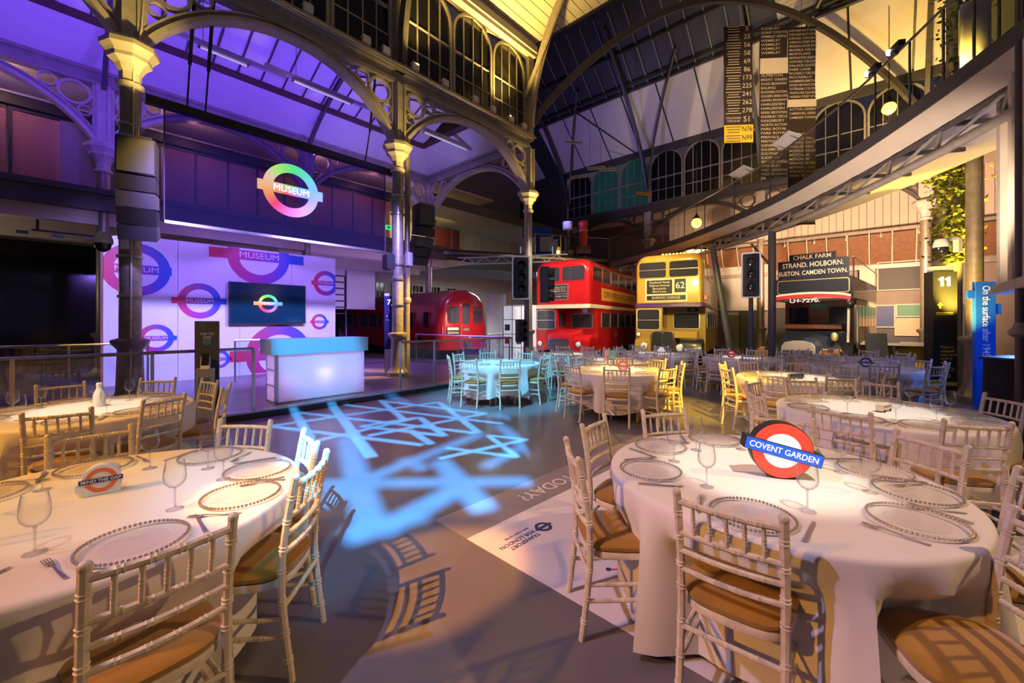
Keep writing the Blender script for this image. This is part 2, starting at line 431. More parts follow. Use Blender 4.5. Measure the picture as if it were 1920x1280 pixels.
def text(name, body, size, m, parent=None, loc=(0, 0, 0), rot=(0, 0, 0), ax='CENTER', width=None, ext=.001, bold=0.0, space=1.0, line=1.0, ay='CENTER', maxk=9.0, left=None):
    cu = bpy.data.curves.new(name, 'FONT'); cu.body = body; cu.size = size; cu.align_x = ax; cu.align_y = ay
    cu.extrude = ext; cu.resolution_u = 3; cu.offset = bold * size * .45; cu.space_character = space; cu.space_line = line
    t = bpy.data.objects.new(name, cu)
    me = bpy.data.meshes.new_from_object(t)
    bpy.data.objects.remove(t); bpy.data.curves.remove(cu)
    me.materials.clear(); me.materials.append(MT[m])
    if width:
        xs = [v.co.x for v in me.vertices]
        if xs:
            k = min(width / max(max(xs) - min(xs), 1e-6), maxk); sh = left - min(xs) * k if left is not None else 0
            for v in me.vertices: v.co.x = v.co.x * k + sh
    o = bpy.data.objects.new(name, me); COL.objects.link(o)
    if parent: o.parent = parent
    o.location = loc; o.rotation_euler = rot
    return o
FRONT = (PI / 2, 0, 0)                     # text facing -y
def rrpoly(x0, x1, z0, z1, r, n=4):
    pts = []
    for cx, cz, a0 in ((x1 - r, z1 - r, 0), (x0 + r, z1 - r, 90), (x0 + r, z0 + r, 180), (x1 - r, z0 + r, 270)):
        for k in range(n + 1):
            a = R(a0 + 90 * k / n); pts.append((cx + r * math.cos(a), cz + r * math.sin(a)))
    return pts
def arcpts(cx, cz, r, a0, a1, n): return [(cx + r * math.cos(R(a0 + (a1 - a0) * i / n)), cz + r * math.sin(R(a0 + (a1 - a0) * i / n))) for i in range(n + 1)]

# roundel drawn on a local x-z plane (y = depth), optionally clipped to a rectangle
def clip_poly(poly, rect):
    x0, x1, z0, z1 = rect
    for ax, lim, sg in ((0, x0, 1), (0, x1, -1), (1, z0, 1), (1, z1, -1)):
        out = []
        for i in range(len(poly)):
            a, b = poly[i - 1], poly[i]
            da, db = sg * (a[ax] - lim), sg * (b[ax] - lim)
            if (da >= 0) != (db >= 0):
                t = da / (da - db); out.append((a[0] + (b[0] - a[0]) * t, a[1] + (b[1] - a[1]) * t))
            if db >= 0: out.append(b)
        poly = out
        if len(poly) < 3: return []
    return poly
def roundel(name, parent, cx, cz, ro, ri, bh, bz, cf, m, y, rect=None, txt='MUSEUM', tm='white', ts=None):
    polys = []
    N = 48
    for k in range(N):
        a, c = 2 * PI * k / N, 2 * PI * (k + 1) / N
        polys.append(([(cx + q * math.cos(t), cz + q * math.sin(t)) for q, t in ((ri, a), (ro, a), (ro, c), (ri, c))], 0))
    for k in range(12):
        xa, xb = cx - bh + 2 * bh * k / 12, cx - bh + 2 * bh * (k + 1) / 12
        polys.append(([(xa, cz - bz), (xb, cz - bz), (xb, cz + bz), (xa, cz + bz)], .004))
    v = []; f = []; cols = []
    for p, dy in polys:
        if rect: p = clip_poly(p, rect)
        if len(p) < 3: continue
        f.append(tuple(range(len(v), len(v) + len(p))))
        for (x, z) in p:
            v.append((x, y - dy, z)); cols += [*cf((x - cx) / bh, (z - cz) / ro), 1]
    me = bpy.data.meshes.new(name); me.from_pydata(v, [], f)
    at = me.color_attributes.new('Col', 'FLOAT_COLOR', 'POINT'); at.data.foreach_set('color', cols)
    me.materials.append(MT[m])
    o = bpy.data.objects.new(name, me); COL.objects.link(o); o.parent = parent
    if txt: text('lettering', txt, ts or bz * 1.75, tm, parent, (cx, y - .012, cz), FRONT, width=ri * 1.9)
    return o
def lerp(a, b, t): t = max(0, min(1, t)); return tuple(x + (y - x) * t for x, y in zip(a, b))
def rb_print(x, z):
    t = (x + .9) / 1.6
    c = lerp((.75, .03, .08), (.42, .03, .30), t * 2) if t < .5 else lerp((.42, .03, .30), (.01, .10, .60), t * 2 - 1)
    if z > 0 and t < .6: c = lerp(c, (.35, .16, .12), z * .5)
    if z > .2: c = lerp(c, (.01, .12, .45), (z - .2) * (.5 + x))
    return c
def rb_led(x, z):
    a = math.degrees(math.atan2(z, x)) % 360
    st = [(0, (.18, .55, 1.3)), (40, (.25, .95, 1.2)), (85, (.12, 1.1, .35)), (125, (.6, 1.1, .25)), (150, (1.1, .75, .6)), (180, (1.2, .62, .10)), (205, (1.2, .35, .05)), (230, (1.2, .03, .10)), (260, (1.2, .10, .50)), (295, (.95, .35, 1.2)), (330, (.35, .35, 1.3)), (360, (.18, .55, 1.3))]
    for (a0, c0), (a1, c1) in zip(st, st[1:]):
        if a0 <= a <= a1: return lerp(c0, c1, (a - a0) / (a1 - a0))
    return (1, 1, 1)
# ================================================================ SETTING
f = MB().box(-40, 40, -14, 46, -.2, 0)
struct('floor', f, 'floor', fr=False)

# floor map: mauve border with lettering, pale sheet with roundel and route lines
E2 = Vector((.700, .714, 0)); E1 = Vector((.714, -.700, 0)); C0 = Vector((-.333, 3.04, 0))
mp = thing('floor_map', 'pale printed floor map with mauve border stuck to the grey floor', 'floor map', C0 + Vector((0, 0, .001)), math.atan2(E2.y, E2.x))
def m2(a, b): return (a, -b)              # a along E2, b along E1 (local -y)
obj('sheet', MB().box(0, 3.6, -3.2, 0, 0, .004), 'paper', mp)
obj('border', MB().box(0, 3.6, 0, .41, 0, .0035), 'mat_grey', mp)
text('lettering', 'TODAY?', .205, 'paper', mp, (1.16, .19, .005), (0, 0, PI), bold=.004, ax='CENTER')
lg = MB()
lx, ly = .53, -.29
lg.ring([(lx + .068 * math.cos(a * PI / 16), ly + .068 * math.sin(a * PI / 16), .005) for a in range(32)], [(lx + .043 * math.cos(a * PI / 16), ly + .043 * math.sin(a * PI / 16), .005) for a in range(32)], (0, 0, .002))
lg.box(lx - .085, lx + .085, ly - .013, ly + .013, .005, .0075)
obj('logo', lg, 'navy', mp)
text('lettering', 'TRANSPORT\nFOR LONDON', .054, 'navy', mp, (.43, -.305, .005), (0, 0, PI), ax='LEFT', bold=.015, line=1.0)
text('lettering', 'EVERY JOURNEY MATTERS', .021, 'navy', mp, (.43, -.215, .005), (0, 0, PI), ax='LEFT')
for pts in ([(1.0, -.30), (1.35, -.30), (1.5, -.45), (2.2, -.45)], [(.62, -.72), (.95, -.72), (1.1, -.87), (1.6, -.87)], [(.40, -.95), (.62, -1.17), (1.2, -1.17)]):
    rt = MB()
    for p, q in zip(pts, pts[1:]): rt.bar((*p, .0055), (*q, .0055), .012, .002)
    obj('route_line', rt, 'rail_red', mp)
    for p in pts: obj('station_dot', MB().lathe([(.018, .005), (.018, .0078)], 12, (p[0], p[1], 0)), 'navy', mp)
# stage
st = hthing('stage_platform', 'low dark stage platform with a metal lip carrying the lit bar', 'stage', 0, 0, 0)
obj('deck', MB().box(-16, 2.5, -2.12, 14, .005, .13), 'stage', st)
obj('edge_strip', MB().box(-16, 2.5, -2.16, -2.10, .105, .14), 'steel', st)
obj('riser', MB().box(-16, 2.5, -2.135, -2.12, .002, .105), 'stage_edge', st)

ZS, ZB = 6.52, 8.08                        # arch springing, underside of beams
def ring_pts(cx, cz, r, n=28): return [(cx + r * math.cos(2 * PI * k / n), 0, cz + r * math.sin(2 * PI * k / n)) for k in range(n)]
def arch_bay(label, loc, rz, L, pale=True, side=(1, 1)):
    a = thing('cast_iron_arch', label, 'arch', loc, rz)
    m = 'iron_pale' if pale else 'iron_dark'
    half = L / 2 - .2; rise = 1.42; Rr = (half * half + rise * rise) / (2 * rise); cz = ZS + rise - Rr; cx = L / 2
    th = math.degrees(math.asin(half / Rr))
    def band(r0, r1, y0, y1):
        mb = MB(); n = 36
        P = [arcpts(cx, cz, r, 90 + th, 90 - th, n) for r in (r0, r1)]
        sec = [[(P[0][i][0], y0, P[0][i][1]), (P[1][i][0], y0, P[1][i][1]), (P[1][i][0], y1, P[1][i][1]), (P[0][i][0], y1, P[0][i][1])] for i in range(n + 1)]
        return mb.loft(sec)
    obj('arch_rib', band(Rr, Rr + .09, -.15, .15), m, a, True)
    obj('arch_web', band(Rr + .09, Rr + .17, -.07, .07), 'iron' if pale else m, a, True)
    obj('arch_moulding', band(Rr + .17, Rr + .205, -.10, .10), m, a, True)
    obj('beam', MB().box(0, L, -.14, .14, ZB, ZB + .10).box(0, L, -.08, .08, ZB + .10, ZB + .32).box(0, L, -.17, .17, ZB + .32, ZB + .42), 'iron' if pale else m, a)
    Ro = Rr + .205
    def tang(cond, lo, hi):
        for _ in range(60):
            mid = (lo + hi) / 2
            if cond(mid) > 0: hi = mid
            else: lo = mid
        return (lo + hi) / 2
    x0 = .22
    rb = tang(lambda r: (Ro + r) - math.hypot(cx - x0 - r, ZB - r - cz), .02, .9) * .97
    big = (x0 + rb, ZB - rb, rb)
    def along_beam(r):
        dx = math.sqrt(max((rb + r) ** 2 - (rb - r) ** 2, 0)); return big[0] + dx
    r2 = tang(lambda r: (Ro + r) - math.hypot(cx - along_beam(r), ZB - r - cz), .01, .5) * .95
    def down_post(r):
        dz = math.sqrt(max((rb + r) ** 2 - (rb - r) ** 2, 0)); return big[1] - dz
    r3 = tang(lambda r: (Ro + r) - math.hypot(cx - x0 - r, down_post(r) - cz), .01, .5) * .95
    for sgn in (0, 1):
        for (x, z, r) in (big, (along_beam(r2), ZB - r2, r2), (x0 + r3, down_post(r3), r3)):
            X = x if sgn == 0 else L - x
            obj('spandrel_ring', MB().ring([(p[0], -.06, p[2]) for p in ring_pts(X, z, r)], [(p[0], -.06, p[2]) for p in ring_pts(X, z, r * .80)], (0, .12, 0)), m, a)
        X0, X1 = (.15, .22) if sgn == 0 else (L - .22, L - .15)
        obj('side_bar', MB().box(X0, X1, -.08, .08, ZS, ZB), m, a)
    return a
ROW = [(-10.8, -5.4), (-5.4, 0), (0, 5.6)]
nm = ['left of the first column', 'above the hanging screen', 'between the second and third columns']
for (s0, s1), n_ in zip(ROW, nm):
    arch_bay('pale cast-iron arch with ringed spandrels ' + n_, B(s0, 0), ROT, s1 - s0)
nm = ['at far left under the violet ceiling', 'seen through the hanging screen', 'behind the second column and speaker array']
for (s0, s1), n_ in zip(ROW, nm):
    arch_bay('rear cast-iron arch with ringed spandrels ' + n_, B(s0, 6.15), ROT, s1 - s0)
arch_bay('cast-iron cross arch framing the gallery beside the third column', B(5.6, 0), ROT + PI / 2, 6.15)
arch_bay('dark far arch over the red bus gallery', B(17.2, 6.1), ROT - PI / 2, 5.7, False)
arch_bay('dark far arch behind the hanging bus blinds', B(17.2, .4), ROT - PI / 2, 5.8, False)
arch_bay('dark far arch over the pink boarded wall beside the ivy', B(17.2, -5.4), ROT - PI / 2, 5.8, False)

def column(label, s, o, z0, r=.155, top=ZB, lower='iron', group=None):
    c = hthing('iron_column', label, 'column', s, o, z0, group)
    h = -z0
    obj('base', MB().lathe([(.30, .0), (.30, .10), (.24, .16), (.21, .22), (r + .04, .30), (r + .02, 1.12 + h), (r + .05, 1.16 + h), (r + .11, 1.24 + h), (r + .11, 1.29 + h), (r, 1.33 + h)], 20), 'pipe', c, True)
    obj('shaft', MB().lathe([(r, 1.33 + h), (r * .96, 5.72 + h)], 20), 'pipe', c, True)
    obj('collar', MB().lathe([(r * .96, 5.70 + h), (r + .04, 5.73 + h), (r + .04, 5.79 + h), (r * .96, 5.82 + h)], 20), 'iron_pale', c, True)
    obj('capital', MB().lathe([(r * .96, 5.82 + h), (r, 5.98 + h), (r + .06, 6.1 + h), (r + .15, 6.18 + h), (r + .15, 6.24 + h), (r + .19, 6.3 + h), (r + .25, 6.36 + h), (r + .25, 6.44 + h), (r + .2, 6.5 + h)], 8), 'iron_pale', c)
    p = MB().box(-.15, .15, -.17, .17, 6.5 + h, top + h)
    for q in (-.10, .10): p.box(q - .03, q + .03, -.21, .21, 6.5 + h, top + h)
    obj('upper_post', p, 'iron_pale', c)
    return c
c1 = column('first front column, left, with speaker array and camera bracket', -5.4, 0, .13)
c2 = column('second front column right of the screen with paired gold downpipe', 0, 0, .13)
c3 = column('third front column rising behind the traffic signals', 5.6, 0, 0)
obj('downpipe', MB().tube([(.34, .05, 0), (.34, .05, 7.9)], .075, 10).lathe([(.09, 2.0), (.11, 2.05), (.11, 2.12), (.09, 2.16)], 10, (.34, .05, 0)).lathe([(.09, 5.0), (.11, 5.05), (.11, 5.12), (.09, 5.16)], 10, (.34, .05, 0)), 'pipe', c2, True)
obj('cable', MB().tube([(-.02, -.18, .2), (0, -.18, 3.2), (.03, -.17, 6.0), (.12, -.24, 6.6), (.2, -.25, 8)], .014, 6), 'cream', c1, True)
obj('bracket', MB().box(.26, .42, -.10, .02, 3.05, 3.42), 'white', c2)
for z in (1.9, 2.6, 3.0, 4.4, 4.9):
    obj('clamp_band', MB().lathe([(.175, z), (.185, z + .01), (.185, z + .04), (.175, z + .05)], 16), 'steel', c2, True)
    obj('clamp_band', MB().lathe([(.175, z), (.185, z + .01), (.185, z + .04), (.175, z + .05)], 16), 'steel', c1, True)
column('rear column at far left beneath the violet ceiling', -5.4, 6.15, .13, .15)
column('rear column seen through the hanging screen', 0, 6.15, .13, .15)
column('rear violet column beyond the second speaker array', 5.6, 6.15, 0, .15)
column('gold-lit column behind the blue banner sign', 6.2, -11.28, 0, .13)
for o_, n_ in ((6.1, 'at the corner above the red bus'), (.4, 'behind the red bus'), (-5.4, 'behind the hanging bus blinds'), (-11.2, 'beside the ivy')):
    column('dark far column ' + n_, 17.2, o_, 0, .17)

# clerestory windows
PANE = {}
def window(n, loc, rz, wd, z0=8.55, zt=11.45, teal=False, cols=4):
    wn = bpy.data.objects.new('window_%d' % n, None); COL.objects.link(wn); wn.location = loc; wn.rotation_euler = (0, 0, rz); wn['kind'] = 'structure'
    key = (round(wd, 3), teal)
    if key not in PANE:
        r = wd / 2 - .05; zs = zt - r
        outer = [(wd / 2 + q[0], 0, q[1]) for q in arcpts(0, zs, r + .05, 0, 180, 16)] + [(0, 0, z0), (wd, 0, z0)]
        inner = [(wd / 2 + q[0], 0, q[1]) for q in arcpts(0, zs, r - .03, 0, 180, 16)] + [(.08, 0, z0 + .08), (wd - .08, 0, z0 + .08)]
        fr_ = MB().ring([(p[0], -.06, p[2]) for p in outer], [(p[0], -.06, p[2]) for p in inner], (0, .12, 0))
        cw = (wd - .1) / cols
        hs = [z0 + .05, z0 + (zs - z0) * .36, z0 + (zs - z0) * .72]
        bars = [MB().box(.05 + cw * k - .016, .05 + cw * k + .016, -.035, .035, z0, zs + math.sqrt(max(r * r - (.05 + cw * k - wd / 2) ** 2, 0))).mesh('glazing_bar') for k in range(1, cols)]
        tr = [MB().box(.05, wd - .05, -.03, .03, z - .016, z + .016).mesh('transom') for z in hs[1:]]
        pn = MB().box(.05, cw + .03, 0, .012, 0, hs[1] - hs[0] - .02).mesh('pane')
        tp = MB().prism([(wd / 2 + q[0], 0, q[1]) for q in arcpts(0, zs, r, 0, 180, 14)] + [(.05, 0, hs[2]), (wd - .05, 0, hs[2])], (0, .012, 0)).mesh('pane')
        PANE[key] = (fr_.mesh('frame'), bars, tr, pn, tp, hs, cw)
    fm, bars, tr, pn, tp, hs, cw = PANE[key]
    g = 'window_teal' if teal else 'window_dark'
    obj('frame', fm, 'iron', wn)
    for q in bars: obj('glazing_bar', q, 'iron', wn)
    for q in tr: obj('transom', q, 'iron', wn)
    for k in range(cols):
        for j in range(2):
            o = obj('pane', pn, g, wn); o.location = (cw * k, 0, hs[j])
    obj('pane', tp, g, wn)
    return wn
wi = 1
for s0, s1 in ROW[1:]:
    L = s1 - s0
    for k in range(3):
        window(wi, B(s0 + .18 + k * (L - .36) / 3, 0), ROT, (L - .36) / 3 - .04); wi += 1
wa = MB()
for s0, s1 in ROW:
    wa.box(s0 - .14, s0 + .14, -.16, .16, 8.4, 11.75)
wa.box(5.46, 5.74, -.16, .16, 8.4, 11.75)
wa.box(-10.8, 5.7, -.05, .10, 11.42, 11.9)
wa.box(-10.8, -5.4, .02, .06, 8.5, 11.5)
struct('wall_clerestory', wa, 'iron')
tr_ = MB().box(-10.8, 5.75, -.34, .16, 11.62, 11.86).box(-10.8, 5.75, -.28, .16, 11.48, 11.62)
struct('trim_1', tr_, 'cream')
for k in range(9):
    o_ = 6.1 - k * 1.94
    window(wi, B(17.2, o_), ROT - PI / 2, 1.9, teal=k in (1, 2)); wi += 1
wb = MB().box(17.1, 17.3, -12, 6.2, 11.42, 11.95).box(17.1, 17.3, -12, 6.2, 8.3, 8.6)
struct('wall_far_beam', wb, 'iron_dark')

# nave roof: boards running down the hall
SL = .89
cl = MB()
def slope_nave(o): return 11.85 + SL * (-o)
cl.add([(-10.8, .2, slope_nave(.2) + .12), (-10.8, -5.6, slope_nave(-5.6) + .12), (11.3, -5.6, slope_nave(-5.6) + .12), (5.6, .2, slope_nave(.2) + .12)], [(0, 1, 2, 3)])
ce = struct('ceiling', cl, 'roof_dark')
for k in range(26):
    o0 = -.05 - k * .215; o1 = o0 - .20; s1 = 5.55 - o0
    pl = MB().prism([(-8, o0, slope_nave(o0)), (s1, o0, slope_nave(o0)), (s1 + .2, o1, slope_nave(o1)), (-8, o1, slope_nave(o1))], (0, .02, .025))
    obj('plank', pl, 'boards', ce)
def rib(label, pts, wd=.16, h=.26, m='iron', name='roof_rib'):
    t = thing(name, label, 'roof rib', ORG, ROT)
    mb = MB(); P = [Vector(p) for p in pts]
    secs = []
    for i, p in enumerate(P):
        tg = (P[min(i + 1, len(P) - 1)] - P[max(i - 1, 0)]).normalized()
        sd = tg.cross(Vector((0, 0, 1)))
        if sd.length < .05: sd = Vector((0, 1, 0))
        sd = sd.normalized() * wd / 2; up = sd.cross(tg).normalized() * h / 2
        secs.append([p - sd - up, p + sd - up, p + sd + up, p - sd + up])
    obj('web', mb.loft(secs), m, t)
    mb2 = MB()
    for sg in (-1, 1):
        mb2.tube([p for p in P], .035, 6)
    obj('bead', mb2, 'iron_pale' if m == 'iron' else m, t)
    return t
def quad(p0, p1, p2, n=16):
    p0, p1, p2 = Vector(p0), Vector(p1), Vector(p2)
    return [p0 * (1 - t) ** 2 + p1 * 2 * t * (1 - t) + p2 * t * t for t in [i / n for i in range(n + 1)]]
rib('curved valley rib sweeping from third column over the crossing', [(5.65 + 5.65 * t, -.15 - 5.45 * t, 9.0 + 5.1 * math.sin(t * PI / 2) ** .85) for t in [i / 16 for i in range(17)]], .14, .24, 'iron_dark')
rib('curved valley rib falling towards the ivy column', [(11.3 + 5.7 * t, -5.6 - 5.5 * t, 9.9 + 4.2 * math.cos(t * PI / 2) ** .85) for t in [i / 16 for i in range(17)]], .14, .24, 'iron_dark')
rib('steep curved roof rib above the third column', quad((5.5, -.2, 8.8), (5.5, -.35, 12.2), (5.5, -3.2, 14.5)))
rib('straight rafter above the third column', [(5.3, -.1, 9.9), (5.3, -2.6, 14.0)], .08, .12)
rib('dark curved roof rib above the second column', quad((0, -.2, 8.6), (0, -.3, 12), (0, -3.2, 14.6)), m='iron_dark')

# aisle ceilings: coves, skylight bars
def cove(name, poly): return struct(name, MB().prism(poly, (0, 0, .05)), 'plaster')
ZC, ZK = 8.42, 9.05
cove('ceiling_rear_cove', [(-16, 6.15, ZC), (5.6, 6.15, ZC), (4.2, 4.65, ZK), (-16, 4.65, ZK)])
cove('ceiling_end_cove', [(5.6, 6.15, ZC), (5.6, .1, ZC), (4.2, 1.5, ZK), (4.2, 4.65, ZK)])
cove('ceiling_front_cove', [(5.6, .1, ZC), (-16, .1, ZC), (-16, 1.5, ZK), (4.2, 1.5, ZK)])
sk = struct('ceiling_skylight', MB().prism([(-16, 4.65, ZK + .10), (4.2, 4.65, ZK + .10), (4.2, 3.07, ZK + .75), (-16, 3.07, ZK + .75)], (0, 0, .03)).prism([(-16, 3.07, ZK + .75), (4.2, 3.07, ZK + .75), (4.2, 1.5, ZK + .10), (-16, 1.5, ZK + .10)], (0, 0, .03)), 'plaster')
gb = MB().box(-.02, .02, -.02, .02, 0, 1).mesh('glazing_bar')
for k in range(24):
    s = 3.6 - k * .62
    for ya, yb in ((4.65, 3.07), (1.5, 3.07)):
        obj('glazing_bar', MB().bar((s, ya, ZK + .08), (s, yb, ZK + .73), .04, .06), 'iron_dark', sk)
kb = MB().box(-16, 4.2, 4.58, 4.70, ZK - .06, ZK + .10).box(-16, 4.2, 1.44, 1.56, ZK - .06, ZK + .1).box(4.14, 4.26, 1.5, 4.65, ZK - .06, ZK + .10)
struct('trim_2', kb, 'red_brown')
for s in (0, -5.4):
    rib('curved dark rib under the aisle skylight by the %s rear column' % ('second' if s == 0 else 'first'), quad((s, 6.0, 8.0), (s, 5.2, 8.9), (s, 3.1, 9.65), 10), .10, .14, 'iron_dark')
struct('ceiling_rear_flat', MB().box(-16, 10, 6.15, 10.4, 8.30, 8.36), 'cream')

# transept roof beyond the third column
rf = struct('ceiling_far', MB().prism([(17.3, 8, 11.75), (17.3, -16, 11.75), (11.4, -16, 16.95), (11.4, 8, 16.95)], (0, 0, .05)), 'roof_dark')
def fz(s): return 11.68 + (17.25 - s) * .88
for k in range(10):
    o0 = 6.6 - k * 1.94; o1 = o0 - 1.86
    obj('panel', MB().prism([(17.2, o0, fz(17.2)), (17.2, o1, fz(17.2)), (14.6, o1, fz(14.6)), (14.6, o0, fz(14.6))], (0, 0, .03)), 'plaster', rf)
for k in range(22):
    s0 = 14.3 - k * .13
    if k < 20: obj('plank', MB().prism([(s0, -6.6, fz(s0)), (s0, -14, fz(s0)), (s0 - .115, -14, fz(s0 - .115)), (s0 - .115, -6.6, fz(s0 - .115))], (0, 0, .03)), 'boards', rf)
for k in range(16):
    o0 = 6.4 - k * .8
    obj('glazing_bar', MB().bar((14.5, o0, fz(14.5) - .03), (11.6, o0, fz(11.6) - .03), .04, .06), 'grey', rf)
pu = MB()
for s in (14.45, 14.2, 13.0): pu.box(s - .06, s + .06, -14, 7, fz(s) - .16, fz(s) - .03)
struct('trim_3', pu, 'iron_dark')
for k, o_ in enumerate((5.9, .4, -5.4, -11.2)):
    rib('dark curved rib on the far roof, %s from the left' % ['first', 'second', 'third', 'fourth'][k], quad((17.0, o_, 9.4), (16.4, o_, 12.1), (12.0, o_, 16.2)), .14, .24, 'iron_dark')
    rib('slanting dark strut on the far roof, %s from the left' % ['first', 'second', 'third', 'fourth'][k], quad((17.0, o_ - .1, 9.6), (16.2, o_ - .6, 12.0), (13.4, o_ - 3.0, 14.6)), .10, .16, 'iron_dark')

# gallery floor (mezzanine) behind the stage, with edge beam
gd = MB().box(-18, 6.6, 5.85, 6.05, 4.62, 5.20).box(-18, 6.6, 5.75, 5.85, 5.05, 5.2)
struct('trim_4', gd, 'iron_dark')
struct('ceiling_under_gallery', MB().box(-18, 8.5, 6.05, 14, 4.66, 4.72).box(-18, 6.4, 6.05, 6.5, 4.25, 4.66).box(-18, 6.4, 8.0, 8.5, 4.05, 4.66), 'cream')
struct('floor_gallery', MB().box(-18, 8.5, 6.05, 14, 4.8, 5.2), 'dark_grey')
struct('wall_gallery', MB().box(-18, 6.5, 9.2, 9.4, 5.2, 8.4), 'cream')
struct('wall_back', MB().box(-18, 5.0, 14.0, 14.2, 0, 4.7), 'window_dark')
# pale lit soffit and wall seen right of the backdrop
struct('wall_back_pale', MB().box(-.6, 4.2, 8.6, 8.7, 2.2, 4.7), 'plaster')
struct('wall_side_brick', MB().box(5.0, 20.2, 11.6, 11.8, 0, 4.78), 'brick_pale')
bw = 1
for k in range(5):
    s0 = 5.6 + k * 1.35
    wn = bpy.data.objects.new('window_%d' % wi, None); COL.objects.link(wn); wn.location = ORG; wn.rotation_euler = (0, 0, ROT); wn['kind'] = 'structure'; wi += 1
    obj('frame', MB().ring([(p[0], 11.5, p[1]) for p in ((s0, 2.5), (s0 + .9, 2.5), (s0 + .9, 3.9), (s0, 3.9))], [(p[0], 11.5, p[1]) for p in ((s0 + .06, 2.56), (s0 + .84, 2.56), (s0 + .84, 3.84), (s0 + .06, 3.84))], (0, .08, 0)), 'white', wn)
    obj('pane', MB().box(s0 + .05, s0 + .85, 11.55, 11.57, 2.55, 3.85), 'window_dark', wn)
    for q in (.33, .6): obj('glazing_bar', MB().box(s0 + q * .9 - .01, s0 + q * .9 + .03, 11.52, 11.56, 2.55, 3.85), 'white', wn)
    for q in (2.98, 3.42): obj('glazing_bar', MB().box(s0 + .05, s0 + .85, 11.52, 11.56, q - .02, q + .02), 'white', wn)
# far gallery slab linking to the bridge, with glass rail
def slab(name, pts, z0, z1, m, wd):
    secs = []
    P = [Vector((*p, 0)) for p in pts]
    for i, p in enumerate(P):
        t = (P[min(i + 1, len(P) - 1)] - P[max(i - 1, 0)]).normalized(); n = Vector((t.y, -t.x, 0)) * wd
        secs.append([p + Vector((0, 0, z0)), p + n + Vector((0, 0, z0)), p + n + Vector((0, 0, z1)), p + Vector((0, 0, z1))])
    return MB().loft(secs)
a_, b_ = B(6.2, 6.0), B(14.3, 1.4)
struct('floor_link_gallery', slab('x', [(b_.x, b_.y), (a_.x, a_.y)], 4.78, 5.15, 'white', 4.5), 'dark_grey', fr=False)
struct('trim_5', slab('x', [(b_.x, b_.y), (a_.x, a_.y)], 4.90, 5.02, 'steel', -.10), 'steel', fr=False)
struct('wall_link_gallery', MB().box(5.0, 16.8, 10.2, 10.4, 5.15, 8.0), 'cream')
struct('ceiling_link_gallery', MB().prism([(5.7, 6.1, 7.6), (17.0, 6.1, 7.6), (17.0, 11, 7.3), (5.7, 11, 7.3)], (0, 0, .1)), 'cream')
struct('trim_6', MB().prism([(5.7, 6.0, 7.30), (17.1, 6.0, 7.30), (17.1, 6.0, 7.75), (5.7, 6.0, 7.75)], (0, .15, 0)), 'iron_dark')

# far back wall, boards and brown panels beyond the open-top bus
struct('wall_far', MB().box(20.0, 20.2, -18, 11.8, 0, 5.2), 'stone')
struct('wall_transept_left', MB().box(5.0, 17.4, 10.4, 10.5, 7.4, 17.5), 'grey')
struct('ceiling_transept_near', MB().prism([(5.7, .2, 11.8), (5.7, 10.5, 11.8), (11.4, 10.5, 16.95), (11.4, -5.6, 16.95)], (0, 0, .05)), 'roof_dark')
struct('wall_transept_end', MB().box(5.5, 5.6, 6.3, 10.5, 7.4, 12), 'grey')
struct('ceiling_transept_far', MB().prism([(17.3, 8, 11.75), (17.3, 10.5, 11.75), (11.4, 10.5, 16.95), (11.4, 8, 16.95)], (0, 0, .05)), 'plaster')
struct('wall_transept_far', MB().box(17.15, 17.25, 6.2, 10.5, 7.4, 12), 'dark_grey')
wb2 = struct('wall_far_boards', MB().box(20.06, 20.2, -18, 9, 5.2, 8.6), 'red_brown')
pm = MB().box(20.0, 20.06, 0, .27, 5.9, 8.5).mesh('plank')
for k in range(56):
    o = obj('plank', pm, 'pink_boards', wb2); o.location = (0, -16 + k * .29, 0)
tb = struct('trim_7', MB().box(19.2, 20.0, -18, 9, 5.75, 5.9).box(19.6, 20.0, -18, 9, 4.1, 4.3), 'iron')
for k in range(24):
    o0 = -15 + k * .80
    p_ = MB().prism([(19.9, o0, 4.4), (19.9, o0 + .72, 4.4), (19.3, o0 + .72, 5.7), (19.3, o0, 5.7)], (.05, 0, .0))
    obj('panel', p_, 'board_brown', tb)
    obj('batten', MB().bar((19.86, o0 - .04, 4.35), (19.24, o0 - .04, 5.75), .05, .05), 'cream', tb)
struct('wall_far_exhibit', MB().box(19.55, 19.6, -12.5, -5.5, 0, 2.35).box(19.55, 19.6, -2.0, 1.0, 0, 4.0), 'dark_grey')
struct('ceiling_far_aisle', MB().box(17.3, 20.2, -18, 9, 8.3, 8.4), 'pink_boards')

# right hand boxed wall over a doorway
rw = struct('wall_right', MB().box(.3, 2.75, -11.9, -11.2, 2.05, 5.0), 'cream')
for s in (.5, 1.2, 1.9, 2.6): obj('pilaster', MB().box(s - .12, s + .12, -11.2, -11.1, 2.1, 5.0), 'cream', rw)
obj('moulding', MB().box(.3, 2.8, -11.2, -11.05, 2.0, 2.12), 'cream', rw)
struct('wall_right_back', MB().box(-2, 12, -14.2, -14, 0, 8), 'dark_grey')
dn = bpy.data.objects.new('door_1', None); COL.objects.link(dn); dn.location = ORG; dn.rotation_euler = (0, 0, ROT); dn['kind'] = 'structure'
obj('glass_leaf', MB().box(1.5, 2.5, -11.6, -11.58, .02, 2.0), 'balustrade', dn)
obj('frame', MB().box(1.4, 1.5, -11.65, -11.5, .0, 2.05).box(2.5, 2.6, -11.65, -11.5, 0, 2.05), 'blue_panel', dn)
struct('wall_right_panel', MB().box(2.6, 5.6, -12.4, -12.2, 0, 2.6), 'blue_panel')
